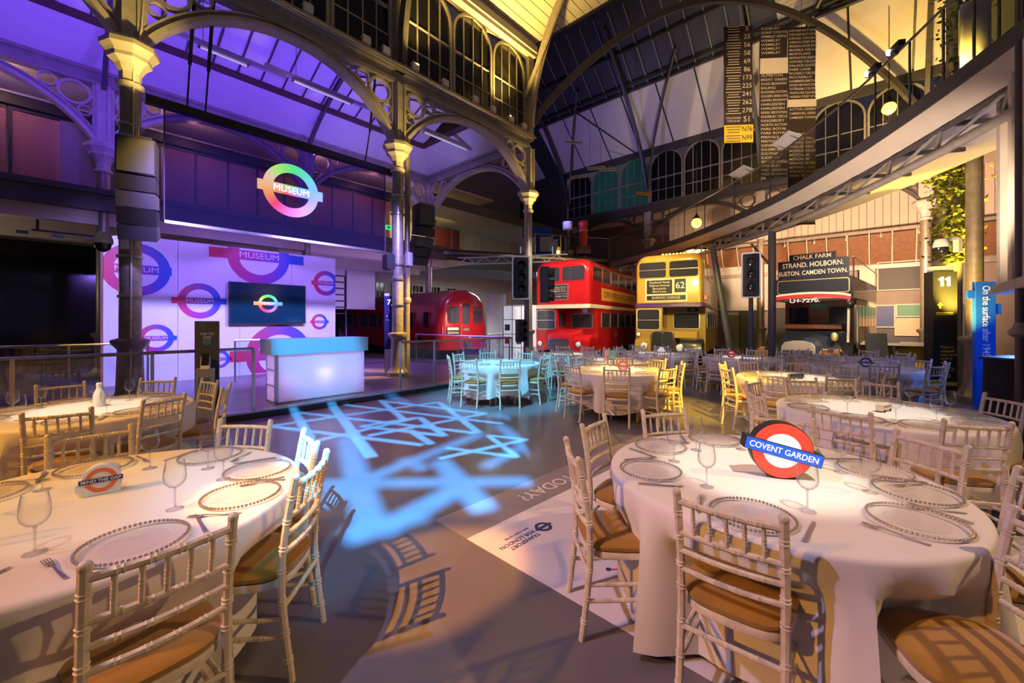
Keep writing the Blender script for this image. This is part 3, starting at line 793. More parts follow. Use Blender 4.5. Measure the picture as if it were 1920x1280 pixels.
# ================================================================ STAGE
OB = 3.25
sa, zb = PO(193, 600, OB)[0], .13
sb = PO(629, 600, OB)[0]; zt = PO(629, 485, OB)[1]
bd = hthing('backdrop_panel', 'white printed backdrop wall of MUSEUM roundels behind the lit bar', 'backdrop', 0, 0, .13)
nb = 4
for k in range(nb):
    x0 = sa + (sb - sa) * k / nb; x1 = sa + (sb - sa) * (k + 1) / nb
    obj('panel', MB().box(x0 + .004, x1 - .004, OB, OB + .10, 0, zt - .13), 'white', bd)
obj('side_return', MB().box(sa - .04, sa, OB + .0, OB + .6, 0, zt - .13), 'board_brown', bd)
RECT = (sa + .005, sb - .005, .02, zt - .135)
def bro(u, v, uo, ul, ur, txt=True):
    cs, cz = PO(u, v, OB); ro = abs(PO(u, v - uo, OB)[1] - cz)
    l = PO(ul, v, OB)[0]; r_ = PO(ur, v, OB)[0]
    bh = max(cs - l, r_ - cs)
    roundel('roundel_print', bd, cs, cz - .13, ro, ro * .66, bh, ro * .17, rb_print, 'print', OB - .004, RECT, 'MUSEUM' if txt else None)
bro(257, 505, 49, 192, 322)
bro(375, 564, 33, 329, 425)
bro(293, 634, 26, 252, 331)
bro(487, 481, 52, 404, 569)
bro(611, 531, 23, 585, 637)
bro(599, 603, 14.5, 582, 616)
bro(525, 664, 56, 444, 606, False)
bro(411, 673, 17, 389, 434)

tv = hthing('television', 'dark flat television with glowing roundel fixed to the backdrop', 'television', 0, 0, 0)
s0, z1 = PO(430, 527, 3.10); s1, z0 = PO(573, 606, 3.10)
obj('housing', MB().box(s0, s1, 3.10, 3.2, z0, z1), 'black', tv)
obj('screen', MB().box(s0 + .03, s1 - .03, 3.092, 3.10, z0 + .03, z1 - .03), 'tv_screen', tv)
cs, cz = PO(503, 569, 3.09)
roundel('screen_roundel', tv, cs, cz, .255, .175, .37, .05, rb_led, 'tv_led', 3.088, None, 'MUSEUM', 'lightbox_white')

# lit bar
bl, br = PO(517, 740, -1.80)[0], PO(683, 740, -1.80)[0]
ba = hthing('bar_counter', 'translucent white bar counter glowing from within under a pale blue top', 'bar', (bl + br) / 2, -1.55, .13)
hw = (br - bl) / 2; dp = .25; bzb, bzt = .88, 1.16
obj('front_panel', MB().box(-hw + .04, hw, -dp, -dp + .012, .02, bzb), 'bar_front', ba)
obj('back_panel', MB().box(-hw, hw, dp - .02, dp, .02, bzb), 'acrylic', ba)
obj('end_panel', MB().box(hw - .012, hw, -dp + .02, dp - .02, .02, bzb), 'acrylic', ba)
for k in range(3): obj('end_panel', MB().box(-hw, -hw + .012, -dp + .04, dp - .02, .03 + k * .285, .03 + k * .285 + .27), 'bar_front', ba)
fr_ = MB()
for x in (-hw, ): fr_.box(x - .01, x + .04, -dp - .005, -dp + .04, 0, bzb).box(x - .005, x + .02, dp - .04, dp, 0, bzb)
for z in (0, .30, .585, bzb - .02): fr_.box(-hw - .005, -hw + .015, -dp, dp, z, z + .02)
fr_.box(-hw, hw, -dp, dp, 0, .02)
obj('frame', fr_, 'steel', ba)
obj('counter_top', MB().box(-hw - .09, hw + .06, -dp - .05, dp + .05, bzb, bzt), 'bar_top', ba)
lp = obj('inner_lamp', MB().sph((.02, -.05, .48), .06, 12, 8), 'lamp_white', ba, True)
pl_ = point('bar_lamp', (0, 0, 0), 150, (.95, .80, 1), .10); pl_.parent = ba; pl_.location = (.05, -.08, .48)
pl_ = point('bar_lamp', (0, 0, 0), 10, (.75, .45, 1), .06); pl_.parent = ba; pl_.location = (-hw + .2, 0, .40)
pl_ = point('bar_lamp', (0, 0, 0), 8, (.75, .45, 1), .06); pl_.parent = ba; pl_.location = (hw - .2, 0, .40)

# balustrades: glass panels, posts and handrail
def balustrade(label, p, q, z0, z1, npan, post_every=1, zp=None, endpost=True):
    p = Vector(p); q = Vector(q); L = (q - p).length; rz = math.atan2(q.y - p.y, q.x - p.x)
    t = thing('glass_balustrade', label, 'balustrade', (p.x, p.y, z0), rz)
    h = z1 - z0
    obj('handrail', MB().tube([(0, 0, h), (L, 0, h)], .025, 8).tube([(L, 0, h), (L, 0, h - .12)], .022, 6), 'steel', t, True)
    g = MB().box(.01, L / npan - .01, -.006, .006, .06, h - .03).mesh('glass_panel')
    ps = MB().box(-.02, .02, -.03, -.008, 0, h).mesh('post')
    for k in range(npan):
        o = obj('glass_panel', g, 'balustrade', t); o.location = (L * k / npan, 0, 0)
    for k in range(npan + 1):
        o = obj('post', ps, 'steel', t); o.location = (L * k / npan, 0, 0)
    return t
balustrade('glass balustrade on the stage edge left of the bar', B(-9.2, -2.05), B(-4.07, -2.05), .14, 1.16, 4)
balustrade('rear glass balustrade behind the kiosk and first column', B(-9.6, 1.95), B(-4.95, 1.95), .13, 1.15, 4)
balustrade('short glass balustrade directly behind the bar end', B(-3.35, 1.9), B(-1.6, 1.9), .13, 1.15, 2)
balustrade('glass balustrade on the stage edge right of the bar', B(-1.25, -2.05), B(2.4, -2.05), .14, 1.16, 4)
balustrade('glass balustrade running back in front of the red train', B(2.4, -1.95), B(2.4, 2.6), .14, 1.16, 4)
balustrade('pale glass balustrade between the train and the red bus', B(4.6, 1.2), B(7.0, 2.2), 0, 1.12, 2)
a_, b_ = B(6.8, 5.9), B(14.3, 1.4)
balustrade('upper glass balustrade along the far gallery edge', (a_.x, a_.y), (b_.x, b_.y), 5.16, 6.22, 6)

# donation kiosk
ks = G(387, 806); kk = thing('donation_kiosk', 'slim grey donation kiosk with tall sign standing by the stage edge', 'kiosk', (ks.x, ks.y, 0), R(28))
obj('back_board', MB().box(-.15, .15, .05, .08, 0, 1.62), 'dark_grey', kk)
obj('cabinet', MB().box(-.11, .10, -.14, .05, 0, .92), 'grey', kk)
obj('window', MB().box(-.075, .055, -.146, -.14, .62, .80), 'teal', kk)
obj('slot', MB().box(-.05, .03, -.146, -.14, .57, .58), 'black', kk)
obj('card_reader', MB().prism([(-.06, -.10, .92), (-.06, .02, .92), (-.06, .02, 1.10), (-.06, -.04, 1.10)], (.11, 0, 0)), 'white', kk)
obj('reader_screen', MB().prism([(-.05, -.088, .97), (-.05, -.080, .97), (-.05, -.040, 1.14), (-.05, -.048, 1.14)], (.09, 0, 0)), 'black_gloss', kk)
obj('blue_disc', MB().lathe([(.055, 0), (.055, .004)], 20, (0, .048, 1.31), Matrix.Rotation(PI / 2, 3, 'X')), 'teal', kk)
obj('logo', MB().ring([(-.055 + .03 * math.cos(a * PI / 10), .046, 1.57 + .03 * math.sin(a * PI / 10)) for a in range(20)], [(-.055 + .018 * math.cos(a * PI / 10), .046, 1.57 + .018 * math.sin(a * PI / 10)) for a in range(20)], (0, .004, 0)), 'teal', kk)
text('lettering', 'TAP TO\nGIVE', .05, 'white', kk, (0, .047, 1.40), FRONT, bold=.01)

# hanging transparent screen
OS = .45
l0, zb0 = PO(308, 412, OS); l1 = PO(722, 420, OS)[0]; ztp = PO(308, 203, OS)[1]
sc = hthing('hanging_screen', 'large see-through LED screen with rainbow MUSEUM roundel hanging from the arch', 'screen', 0, 0, 0)
npn = 6
for k in range(npn):
    x0 = l0 + (l1 - l0) * k / npn; x1 = l0 + (l1 - l0) * (k + 1) / npn
    obj('mesh_panel', MB().box(x0 + .002, x1 - .002, OS - .01, OS + .01, zb0, ztp), 'screen_mesh', sc)
obj('top_truss', MB().box(l0 - .28, l1 + .3, OS - .07, OS + .07, ztp, ztp + .16), 'black', sc)
obj('bottom_bar', MB().box(l0, l1, OS - .03, OS + .03, zb0 - .06, zb0), 'steel', sc)
for x in (l0, l1): obj('side_cable', MB().tube([(x, OS, zb0), (x, OS, ztp)], .012, 6), 'dark_grey', sc)
cs, cz = PO(546, 358, OS); ro = (PO(546, 309, OS)[1] - PO(546, 407, OS)[1]) / 2
bh = (PO(607, 358, OS)[0] - PO(485, 358, OS)[0]) / 2
roundel('led_roundel', sc, cs, cz, ro, ro * .66, bh, ro * .19, rb_led, 'led', OS - .03, None, 'MUSEUM', 'led_white')
for x in (l0 + .35, l0 + .65, l1 - .6):
    obj('sling', MB().bar((x, OS, ztp + .16), (x, OS - .25, ztp + .9), .03, .02).bar((x, OS - .25, ztp + .9), (x + .05, .02, 8.0), .06, .02), 'black', sc)

# loudspeaker line arrays
def line_array(label, s, o, zt_, rz, bend):
    t = thing('loudspeaker_array', label, 'loudspeaker', B(s, o, zt_ - 1.75), ROT + rz)
    wd, dpth = .50, .42
    obj('sub_cabinet', MB().box(-wd / 2, wd / 2, -dpth / 2, dpth / 2, 1.15, 1.75), 'black', t)
    obj('grille', MB().box(-wd / 2 + .02, wd / 2 - .02, -dpth / 2 - .012, -dpth / 2, 1.17, 1.73), 'dark_grey', t)
    z = 1.14; y = 0; a = 0
    for k in range(4):
        a += bend; h = .26
        mb = MB(); c_, s_ = math.cos(a), math.sin(a)
        def q(yy, zz): return (y + yy * c_ - zz * s_ * -1 * 0 + zz * s_, z + zz * c_ - yy * s_ * -1)
        P = [q(-dpth / 2, 0), q(dpth / 2, -.03), q(dpth / 2, -h + .03), q(-dpth / 2, -h + .006)]
        # cabinets tilt further down the array
        P = [(y - dpth / 2 * c_, z - dpth / 2 * s_), (y + dpth / 2 * c_, z + dpth / 2 * s_ - .03), (y + dpth / 2 * c_ + h * s_, z + dpth / 2 * s_ - h * c_ + .03), (y - dpth / 2 * c_ + h * s_, z - dpth / 2 * s_ - h * c_ + .006)]
        obj('cabinet', mb.prism([(-wd / 2, p[0], p[1]) for p in P], (wd, 0, 0)), 'dark_grey' if k % 2 else 'black', t)
        y += h * s_; z -= h * c_
    obj('flying_frame', MB().box(-.2, .2, -.2, .2, 1.75, 1.79).tube([(0, 0, 1.79), (0, .1, 2.3)], .012, 6), 'steel', t)
    return t
line_array('black loudspeaker array hanging in front of the first column', -5.35, -.50, PO(255, 265, -.5)[1], R(-14), R(4))
line_array('black loudspeaker array curving beside the second column', .75, -.15, PO(790, 385, -.15)[1], R(-8), R(10))

# camera domes
def dome(label, loc, rz, arm):
    t = thing('security_camera', label, 'camera', loc, rz)
    obj('arm', MB().bar((0, 0, .12), (arm, 0, .16), .07, .06).bar((arm, 0, .16), (arm, 0, -.12), .10, .10), 'white', t)
    obj('housing', MB().lathe([(.02, .14), (.10, .12), (.13, .02), (.13, -.04)], 18), 'white_gloss', t, True)
    obj('dome', MB().lathe([(.115, -.04), (.10, -.12), (.06, -.17), (1e-4, -.19)], 18), 'black_gloss', t, True)
p_ = ray(193, 452) * 7.0
dome('white dome security camera on the first column', (p_.x, p_.y, HC + p_.z), R(20), .30)
p_ = ray(1765, 460) * 8.4
dome('white dome security camera above the black number 11 pylon', (p_.x, p_.y, HC + p_.z), R(10), .42)

# floodlights and cable tray along the front beam
ty = hthing('cable_tray', 'long metal cable tray fixed along the front beam above the arches', 'cable tray', 0, -.22, 8.44)
obj('tray', MB().box(-6, 5.6, -.10, .10, 0, .03).box(-6, 5.6, -.10, -.085, .03, .09), 'tray', ty)
obj('conduit', MB().tube([(-6, -.14, -.05), (5.6, -.14, -.05)], .035, 8), 'steel', ty, True)
fl = None
FLS = [(-4.3, 'with a double head'), (-3.6, 'above the screen'), (-2.5, 'over the arch crown'), (-1.1, 'left of the second column'), (-.55, 'nearest the second column on its left'), (.35, 'just right of the second column'), (1.4, 'over the second bay'), (2.6, 'mid second bay'), (3.4, 'right half of second bay'), (4.3, 'approaching the third column'), (5.0, 'nearest the third column')]
for s, n_ in FLS:
    t = hthing('floodlight', 'small floodlight on the front beam, ' + n_, 'floodlight', s, -.26, 8.50, 'floodlights along the front beam')
    obj('lamp_body', MB().prism([(-.11, -.10, .05), (-.11, .08, .02), (-.11, .08, .20), (-.11, -.10, .24)], (.22, 0, 0)), 'cream', t)
    obj('lens', MB().prism([(-.09, -.106, .065), (-.09, -.10, .064), (-.09, -.10, .225), (-.09, -.106, .226)], (.18, 0, 0)), 'white', t)
    obj('yoke', MB().box(-.13, -.115, -.03, .03, -.02, .16).box(.115, .13, -.03, .03, -.02, .16).box(-.13, .13, -.03, .03, -.03, -.01), 'dark_grey', t)
# hanging beams with fluorescent tubes in the aisle
for (u0, v0, u1, v1, n_) in ((362, 70, 475, 130, 'left of the arch crown'), (541, 146, 665, 192, 'right of the arch crown'), (790, 246, 880, 276, 'in the second bay')):
    oo = 2.6
    sA, zA = PO(u0, v0, oo); sB, zB = PO(u1, v1, oo); zz = (zA + zB) / 2
    t = hthing('tube_light', 'hanging batten with fluorescent tube, ' + n_, 'tube light', sA, oo, zz)
    obj('batten', MB().box(-.6, sB - sA + .8, -.05, .05, .0, .10), 'tray', t)
    obj('housing', MB().box(.1, sB - sA - .1, -.09, .09, -.06, 0), 'steel', t)
    obj('tube', MB().tube([(.15, 0, -.08), (sB - sA - .15, 0, -.08)], .02, 8), 'tube_glow', t)
    obj('hanger', MB().tube([(.2, 0, .1), (.2, 0, 1.2)], .008, 5), 'dark_grey', t)

# gallery: timber blinds in dark frames behind the screen and at far left
bsl = MB().box(0, .90, 0, .02, 0, .075).mesh('slat')
frs = MB().box(-.06, 0, -.04, .06, -.12, 2.05).box(0, .9, -.04, .06, -.12, 0).box(0, .9, -.04, .06, 1.97, 2.05).mesh('frame')
bn = ['first', 'second', 'third', 'fourth', 'fifth', 'sixth', 'seventh', 'eighth', 'ninth', 'tenth', 'eleventh', 'twelfth']
ss = [-8.1, -7.1, -4.9, -3.94, -2.98, -2.02, -1.06, -.10, .86, 1.82, 2.78, 3.74]
for k, s in enumerate(ss):
    t = hthing('timber_blind', 'orange timber blind in dark frame on gallery, %s from the left' % bn[k], 'blind', s, 8.0, 5.5, 'timber blinds on the gallery')
    obj('frame', frs, 'black', t)
    for j in range(24):
        o = obj('slat', bsl, 'blind_wood', t); o.location = (0, 0, .005 + j * .082); o.rotation_euler = (R(12), 0, 0)
t = hthing('gallery_cornice', 'dark timber cornice above the gallery blinds', 'cornice', 0, 8.0, 7.6)
obj('fascia', MB().box(-9, 5, -.1, .2, 0, .28), 'black', t)
obj('moulding', MB().box(-9, 5, -.16, .2, .28, .34), 'grey', t)

# number pylons, banner sign
p7 = G(730, 702, .13)
t = thing('number_pylon', 'slim navy number 7 pylon beside the second column', 'pylon', (p7.x, p7.y, .13), R(6))
obj('shaft', MB().box(-.125, .125, -.06, .06, .72, 2.20), 'navy', t)
obj('foot', MB().box(-.125, .125, -.06, .06, 0, .71), 'steel', t)
obj('cap', MB().box(-.125, .125, -.05, .05, 2.20, 2.27), 'white', t)
text('lettering', '7', .20, 'sign_text', t, (0, -.064, 2.02), FRONT, bold=.01)
obj('arrow', MB().box(-.07, -.03, -.064, -.06, 1.62, 1.66).box(-.07, .04, -.064, -.06, 1.52, 1.54), 'white', t)
p11 = G(1763, 738)
t = thing('number_pylon', 'black number 11 pylon with yellow instructions near the ivy column', 'pylon', (p11.x, p11.y, 0), R(-8))
obj('shaft', MB().box(-.235, .235, -.12, .12, .28, 2.72), 'black', t)
obj('foot', MB().box(-.235, .235, -.12, .12, 0, .20), 'black', t)
obj('foot_band', MB().box(-.23, .23, -.118, .118, .20, .28), 'yellow_text', t)
obj('cap', MB().box(-.2, .2, -.08, .08, 2.72, 2.84), 'white', t)
for x in (-.06, .07):
    obj('digit_one', MB().prism([(x - .03, -.124, 2.40), (x + .03, -.124, 2.40), (x + .03, -.124, 2.60), (x - .005, -.124, 2.60), (x - .075, -.124, 2.555), (x - .06, -.124, 2.525), (x - .03, -.124, 2.54)], (0, .005, 0)), 'sign_text', t)
text('lettering', 'Feed in\nstamper\ntrail card\nuntil it\nstops.', .085, 'yellow_text', t, (-.09, -.123, .88), FRONT, ax='LEFT')
obj('arrow', MB().prism([(-.10, -.124, 2.04), (-.04, -.124, 1.97), (-.08, -.124, 1.97), (-.08, -.124, 1.90), (-.12, -.124, 1.90), (-.12, -.124, 1.97), (-.16, -.124, 1.97)], (0, .005, 0)), 'yellow_text', t)
obj('rule', MB().box(-.17, .15, -.124, -.12, 1.80, 1.815).box(-.17, .15, -.124, -.12, 1.765, 1.775), 'yellow_text', t)
obj('ticket_symbol', MB().box(-.10, .16, -.124, -.12, .59, .60).box(-.10, .16, -.124, -.12, .53, .54).box(-.10, -.09, -.124, -.12, .53, .6).box(.15, .16, -.124, -.12, .53, .6), 'yellow_text', t)
obj('hand_symbol', MB().ring([(.04 + .06 * math.cos(a * PI / 8), -.124, .42 + .045 * math.sin(a * PI / 8)) for a in range(16)], [(.04 + .045 * math.cos(a * PI / 8), -.124, .42 + .03 * math.sin(a * PI / 8)) for a in range(16)], (0, .004, 0)), 'yellow_text', t)
pb = G(1845, 764)
t = thing('banner_sign', 'tall bright blue banner sign reading On the surface after 1945', 'sign', (pb.x, pb.y, 0), R(-14))
obj('panel', MB().box(-.15, .15, -.04, .04, 0, 2.36), 'blue_sign', t)
obj('bracket', MB().box(-.26, -.15, -.03, .03, 2.05, 2.2).box(.15, .24, -.03, .03, 1.75, 1.95), 'blue_sign', t)
text('lettering', 'On the surface after 1945', .165, 'white', t, (.0, -.044, 1.62), (PI / 2, PI / 2, 0), width=1.32, bold=.004)
t = thing('covered_crate', 'dark fabric covered crate beside the blue banner sign', 'crate', (7.5, 6.0, 0), R(20))
obj('cover', MB().loft([[(x * (1 + .04 * (1 - q)), y * (1 + .04 * (1 - q)), .02 + q * 1.05) for x, y in rrpoly(-.42, .42, -.3, .3, .08)] for q in (0, .3, .6, .9, 1)]), 'fabric_dark', t, True)
obj('lid_edge', MB().box(-.44, .44, -.32, .32, 1.06, 1.09), 'dark_grey', t)
t = thing('dark_post', 'slim dark iron post with flange at the right edge', 'post', (5.98, 4.83, 0), 0)
obj('shaft', MB().lathe([(.045, 0), (.045, 6.5)], 12), 'iron_dark', t, True)
obj('flange', MB().lathe([(.05, 1.42), (.10, 1.46), (.10, 1.50), (.06, 1.56), (.05, 1.6)], 12), 'iron', t, True)

# traffic signals
def sig_head(t, x, y, z, rz, h=.98, blue=False):
    m = MB(); c, s = math.cos(rz), math.sin(rz)
    e = bpy.data.objects.new('signal_head', None)
    hd = obj('signal_head', MB().box(-.15, .15, -.12, .10, 0, h), 'signal_blue' if blue else 'black', t); hd.location = (x, y, z); hd.rotation_euler = (0, 0, rz)
    return hd
def traffic(label, loc, rz, heads, hp, small=False):
    t = thing('traffic_signal', label, 'traffic light', loc, rz)
    obj('pole', MB().lathe([(.16, 0), (.16, .08), (.07, .12), (.06, hp)], 12), 'dark_grey', t, True)
    for (x, y, z, r, h, board) in heads:
        hd = sig_head(t, x, y, z, r, h)
        if board:
            obj('backboard', MB().ring([(p[0], -.02, p[1]) for p in rrpoly(-.25, .25, -.12, h + .12, .05)], [(p[0], -.02, p[1]) for p in rrpoly(-.21, .21, -.08, h + .08, .04)], (0, .03, 0)), 'white', hd)
            obj('board', MB().prism([(p[0], .01, p[1]) for p in rrpoly(-.22, .22, -.09, h + .09, .04)], (0, .01, 0)), 'black', hd)
        for k in range(3):
            zc = h / 6 + k * h / 3
            Mx = Matrix.Rotation(PI / 2, 3, 'X')
            obj('visor', MB().lathe([(.125 * h, .13), (.135 * h, .26), (.125 * h, .26), (.115 * h, .13)], 16, (0, 0, zc), Mx), 'black', hd, True)
            obj('lens', MB().lathe([(.115 * h, .125), (.06 * h, .15), (1e-4, .16)], 16, (0, 0, zc), Mx), 'signal_dark', hd, True)
    return t
traffic('traffic signals on a dark pole before the third column', (.42, 11.6, 0), R(4), [(-.18, -.10, 2.35, 0, .98, True), (.50, -.05, 2.15, R(70), 1.0, False), (-.16, -.08, 1.05, R(15), .62, False)], 3.2)
traffic('white-edged traffic signal between the gold bus and the open-top bus', (6.98, 12.0, 0), R(-28), [(0, -.12, 2.42, 0, 1.08, True)], 2.5)
# ================================================================ VEHICLES
def panel_geo(face, W, a0, a1, z0, z1, off, th, r=.05):
    P = rrpoly(a0, a1, z0, z1, min(r, (a1 - a0) / 2 - .001, (z1 - z0) / 2 - .001))
    if face == 'front': return [(p[0], -off, p[1]) for p in P], (0, th, 0)
    if face == 'right': return [(W + off, p[0], p[1]) for p in P][::-1], (-th, 0, 0)
def win(t, face, W, a0, a1, z0, z1, y=0.0, frame=None, pane='bus_glass', r=.06, name='window', fw=.03):
    P, d = panel_geo(face, W, a0, a1, z0, z1, .006, .03, r)
    Q, _ = panel_geo(face, W, a0 - fw, a1 + fw, z0 - fw, z1 + fw, .012, .03, r + fw)
    I, _ = panel_geo(face, W, a0, a1, z0, z1, .012, .03, r)
    sh = Vector((0, y, 0)) if face == 'front' else Vector((y, 0, 0))
    p = obj(name, MB().prism([Vector(q) + sh for q in P], d), pane, t)
    if frame: obj('window_frame', MB().ring([Vector(q) + sh for q in Q], [Vector(q) + sh for q in I], d), frame, p)
    return p
def bsec(y, x0, x1, z0, z1, rt, rb=.05, n=6):
    pts = []
    for cx, cz, a0, r in ((x1 - rt, z1 - rt, 0, rt), (x0 + rt, z1 - rt, 90, rt), (x0 + rb, z0 + rb, 180, rb), (x1 - rb, z0 + rb, 270, rb)):
        for k in range(n + 1):
            a = R(a0 + 90 * k / n); pts.append((cx + r * math.cos(a), y, cz + r * math.sin(a)))
    return pts
def wheel(t, x, y, r=.48, wd=.26, hub='grey', name='wheel'):
    M_ = Matrix.Rotation(PI / 2, 3, 'Y')
    w_ = obj(name, MB().lathe([(r * .55, -wd / 2), (r * .9, -wd / 2), (r, -wd * .3), (r, wd * .3), (r * .9, wd / 2), (r * .55, wd / 2)], 24, (x, y, r), M_), 'tyre', t, True)
    obj('hub', MB().lathe([(1e-4, wd * .42), (r * .2, wd * .42), (r * .25, wd * .25), (r * .56, wd * .3), (r * .56, -wd * .3), (1e-4, -wd * .3)], 20, (x, y, r), M_), hub, w_, True)
def headlamp(t, x, y, z, r=.11, glow='chrome'):
    M_ = Matrix.Rotation(PI / 2, 3, 'X')
    h_ = obj('headlamp', MB().lathe([(r * .7, -.08), (r, 0), (r * 1.05, .03), (r * .92, .04), (1e-4, .06)], 18, (x, y, z), M_), 'chrome', t, True)
    obj('lens', MB().lathe([(r * .9, .042), (r * .5, .065), (1e-4, .072)], 18, (x, y, z), M_), 'white_gloss', h_, True)
Wd, H, L = 2.44, 4.2, 8.2
def decker(label, loc, rz, body, red):
    t = thing('double_decker_bus', label, 'bus', loc, rz)
    zc = 2.18
    up = [bsec(y, i, Wd - i, zc, H - d, rt, .03) for y, i, d, rt in ((-.01, .16, .34, .30), (.0, .10, .26, .34), (.06, .05, .14, .40), (.22, .015, .05, .42), (.5, 0, 0, .42), (L - .4, 0, 0, .42), (L - .1, .03, .12, .42), (L, .12, .3, .4))]
    obj('upper_body', MB().loft(up), body, t, True)
    obj('lower_body', MB().loft([bsec(y, .01, Wd - .01, .38, zc, .03, .05) for y in (.95, L)]), body, t, True)
    obj('cab', MB().loft([bsec(y, i, 1.02, zb_, zc, .04, .04) for y, i, zb_ in ((.02, .05, .95), (.10, .01, .80), (1.0, .01, .8))]), body, t, True)
    obj('waist_band', MB().loft([bsec(y, x, Wd - x, zc - .02, zc + .14, .02, .02) for y, x in ((-.045, .10), (.02, .01), (.2, -.02), (L, -.02))]), 'cream_band' if red else 'bus_band', t, True)
    # bonnet and wings
    if red:
        bo = MB().loft([[(.98 + (.55 - q) * (1 - .2 * (k / 4.0)) * 1.0 if 0 else 0, 0, 0)] for k in range(0)]) if 0 else MB()
        secs = []
        for y, hw_, zt_ in ((-.10, .46, .98), (-.04, .54, 1.12), (.2, .60, 1.22), (.95, .70, 1.36)):
            secs.append([(1.12 + p[0], y, p[1]) for p in rrpoly(-hw_, hw_, .42, zt_, .16)])
        obj('bonnet', bo.loft(secs), body, t, True)
        g = obj('radiator_grille', MB().prism([(1.12 + p[0], -.125, p[1]) for p in rrpoly(-.42, .42, .46, .88, .06)], (0, .03, 0)), 'dark_grey', t)
        obj('grille_surround', MB().ring([(1.12 + p[0], -.14, p[1]) for p in rrpoly(-.46, .46, .42, .92, .09)], [(1.12 + p[0], -.14, p[1]) for p in rrpoly(-.41, .41, .47, .87, .06)], (0, .03, 0)), 'chrome', g)
        for k in range(9): obj('grille_bar', MB().box(.74 + k * .09, .755 + k * .09, -.14, -.12, .47, .87), 'chrome', g)
        obj('wing', MB().loft([[(p[0], y, p[1]) for p in rrpoly(x0, 2.42, .42, zt_, .12)] for y, x0, zt_ in ((-.06, 1.66, .86), (.1, 1.66, 1.02), (.5, 1.7, 1.10), (.95, 1.72, 1.02))]), body, t, True)
        obj('wing', MB().loft([[(p[0], y, p[1]) for p in rrpoly(.02, x1, .42, zt_, .10)] for y, x1, zt_ in ((-.06, .62, .80), (.1, .62, .96), (.9, .62, .96))]), body, t, True)
        for x in (.28, 1.98): headlamp(t, x, -.06, .70)
    else:
        obj('bonnet', MB().loft([[(1.03 + p[0], y, p[1]) for p in rrpoly(-hw_, hw_, .40, zt_, .14)] for y, hw_, zt_ in ((-.02, .36, 1.20), (.95, .42, 1.30))]), body, t, True)
        g = obj('radiator_grille', MB().prism([(1.03 + p[0], -.06, p[1]) for p in rrpoly(-.37, .37, .36, 1.22, .14)], (0, .05, 0)), 'black', t)
        obj('grille_surround', MB().ring([(1.03 + p[0], -.075, p[1]) for p in rrpoly(-.40, .40, .33, 1.25, .16)], [(1.03 + p[0], -.075, p[1]) for p in rrpoly(-.365, .365, .365, 1.215, .14)], (0, .05, 0)), 'chrome', g)
        obj('grille_bar', MB().box(1.018, 1.042, -.08, -.05, .36, 1.22).prism([(.93, -.08, 1.22), (1.03, -.08, 1.08), (1.13, -.08, 1.22)], (0, .03, 0)), 'chrome', g)
        obj('wing', MB().loft([[(p[0], y, p[1]) for p in rrpoly(.02, .66, zb_, .95, .1)] for y, zb_ in ((-.03, .40), (.1, .38), (.9, .38))]), body, t, True)
        obj('wing', MB().loft([[(x, y, z) for x, z in rrpoly(1.62, 2.40, zt_ - .10, zt_, .04)] for y, zt_ in ((-.10, .55), (.0, .82), (.2, .98), (.6, 1.02), (.95, .8))]), 'bus_black', t, True)
        obj('bulkhead_box', MB().box(1.42, 2.2, .3, .95, 1.0, 1.25), body, t)
        headlamp(t, .36, -.06, .68, .14); headlamp(t, 1.66, -.12, .66, .14); headlamp(t, .15, -.02, 1.12, .08)
    # windows
    fcol = body if red else 'gilt'
    if red:
        win(t, 'front', Wd, .20, 1.14, 3.28, 3.86, -.014, 'bus_red', r=.10); win(t, 'front', Wd, 1.26, 2.22, 3.28, 3.86, -.014, 'bus_red', r=.10)
    else:
        win(t, 'front', Wd, .18, 1.16, 3.28, 3.86, -.014, 'bus_gold', r=.08); win(t, 'front', Wd, 1.28, 2.26, 3.28, 3.86, -.014, 'bus_gold', r=.08)
        for x in (.18, 1.28): obj('window_bar', MB().box(x, x + .98, -.034, -.02, 3.56, 3.58), 'silver', t)
    c_ = win(t, 'front', Wd, .10, .92, 1.32, 2.08, .01, 'cream_band' if not red else 'silver', r=.08, name='cab_window')
    obj('window_bar', MB().box(.10, .92, -.01, .0, 1.66, 1.69), 'silver', c_)
    win(t, 'front', Wd, 1.30, 2.20, 1.36, 1.94, .93, 'silver', r=.06)
    obj('bulkhead_window', MB().box(1.035, 1.05, .15, .85, 1.4, 2.0), 'bus_glass', t)
    n = 6
    for k in range(n):
        y0 = .35 + k * 1.28
        win(t, 'right', Wd, y0, y0 + 1.12, 3.30, 3.88, 0, 'silver' if k else body, r=.08)
        if k > 0: win(t, 'right', Wd, y0 - .1, y0 + 1.02, 1.36, 1.98, 0, 'silver', r=.06)
    wheel(t, 2.22, .55); wheel(t, .22, .55); wheel(t, 2.22, 6.0); wheel(t, .22, 6.0)
    return t
rb_ = decker('red half-cab double-decker bus with cream band', (.98, 17.5, 0), R(-30), 'bus_red', True)
obj('destination_box', MB().prism([(p[0], -.012, p[1]) for p in rrpoly(.55, 1.52, 2.52, 3.16, .03)], (0, .03, 0)), 'silver', rb_)
obj('blind', MB().box(.80, 1.48, -.02, -.012, 2.78, 3.12), 'black', rb_)
obj('blind', MB().box(.60, 1.48, -.02, -.012, 2.55, 2.74), 'black', rb_)
obj('blind', MB().box(.58, .77, -.02, -.012, 2.78, 3.12), 'black', rb_)
text('lettering', 'Oxford Circus\nMarble Arch\nEdgware Road', .085, 'blind_pale', rb_, (1.14, -.022, 2.95), FRONT, width=.6)
text('lettering', 'BAKER STREET STN', .10, 'blind_pale', rb_, (1.04, -.022, 2.645), FRONT, width=.82)
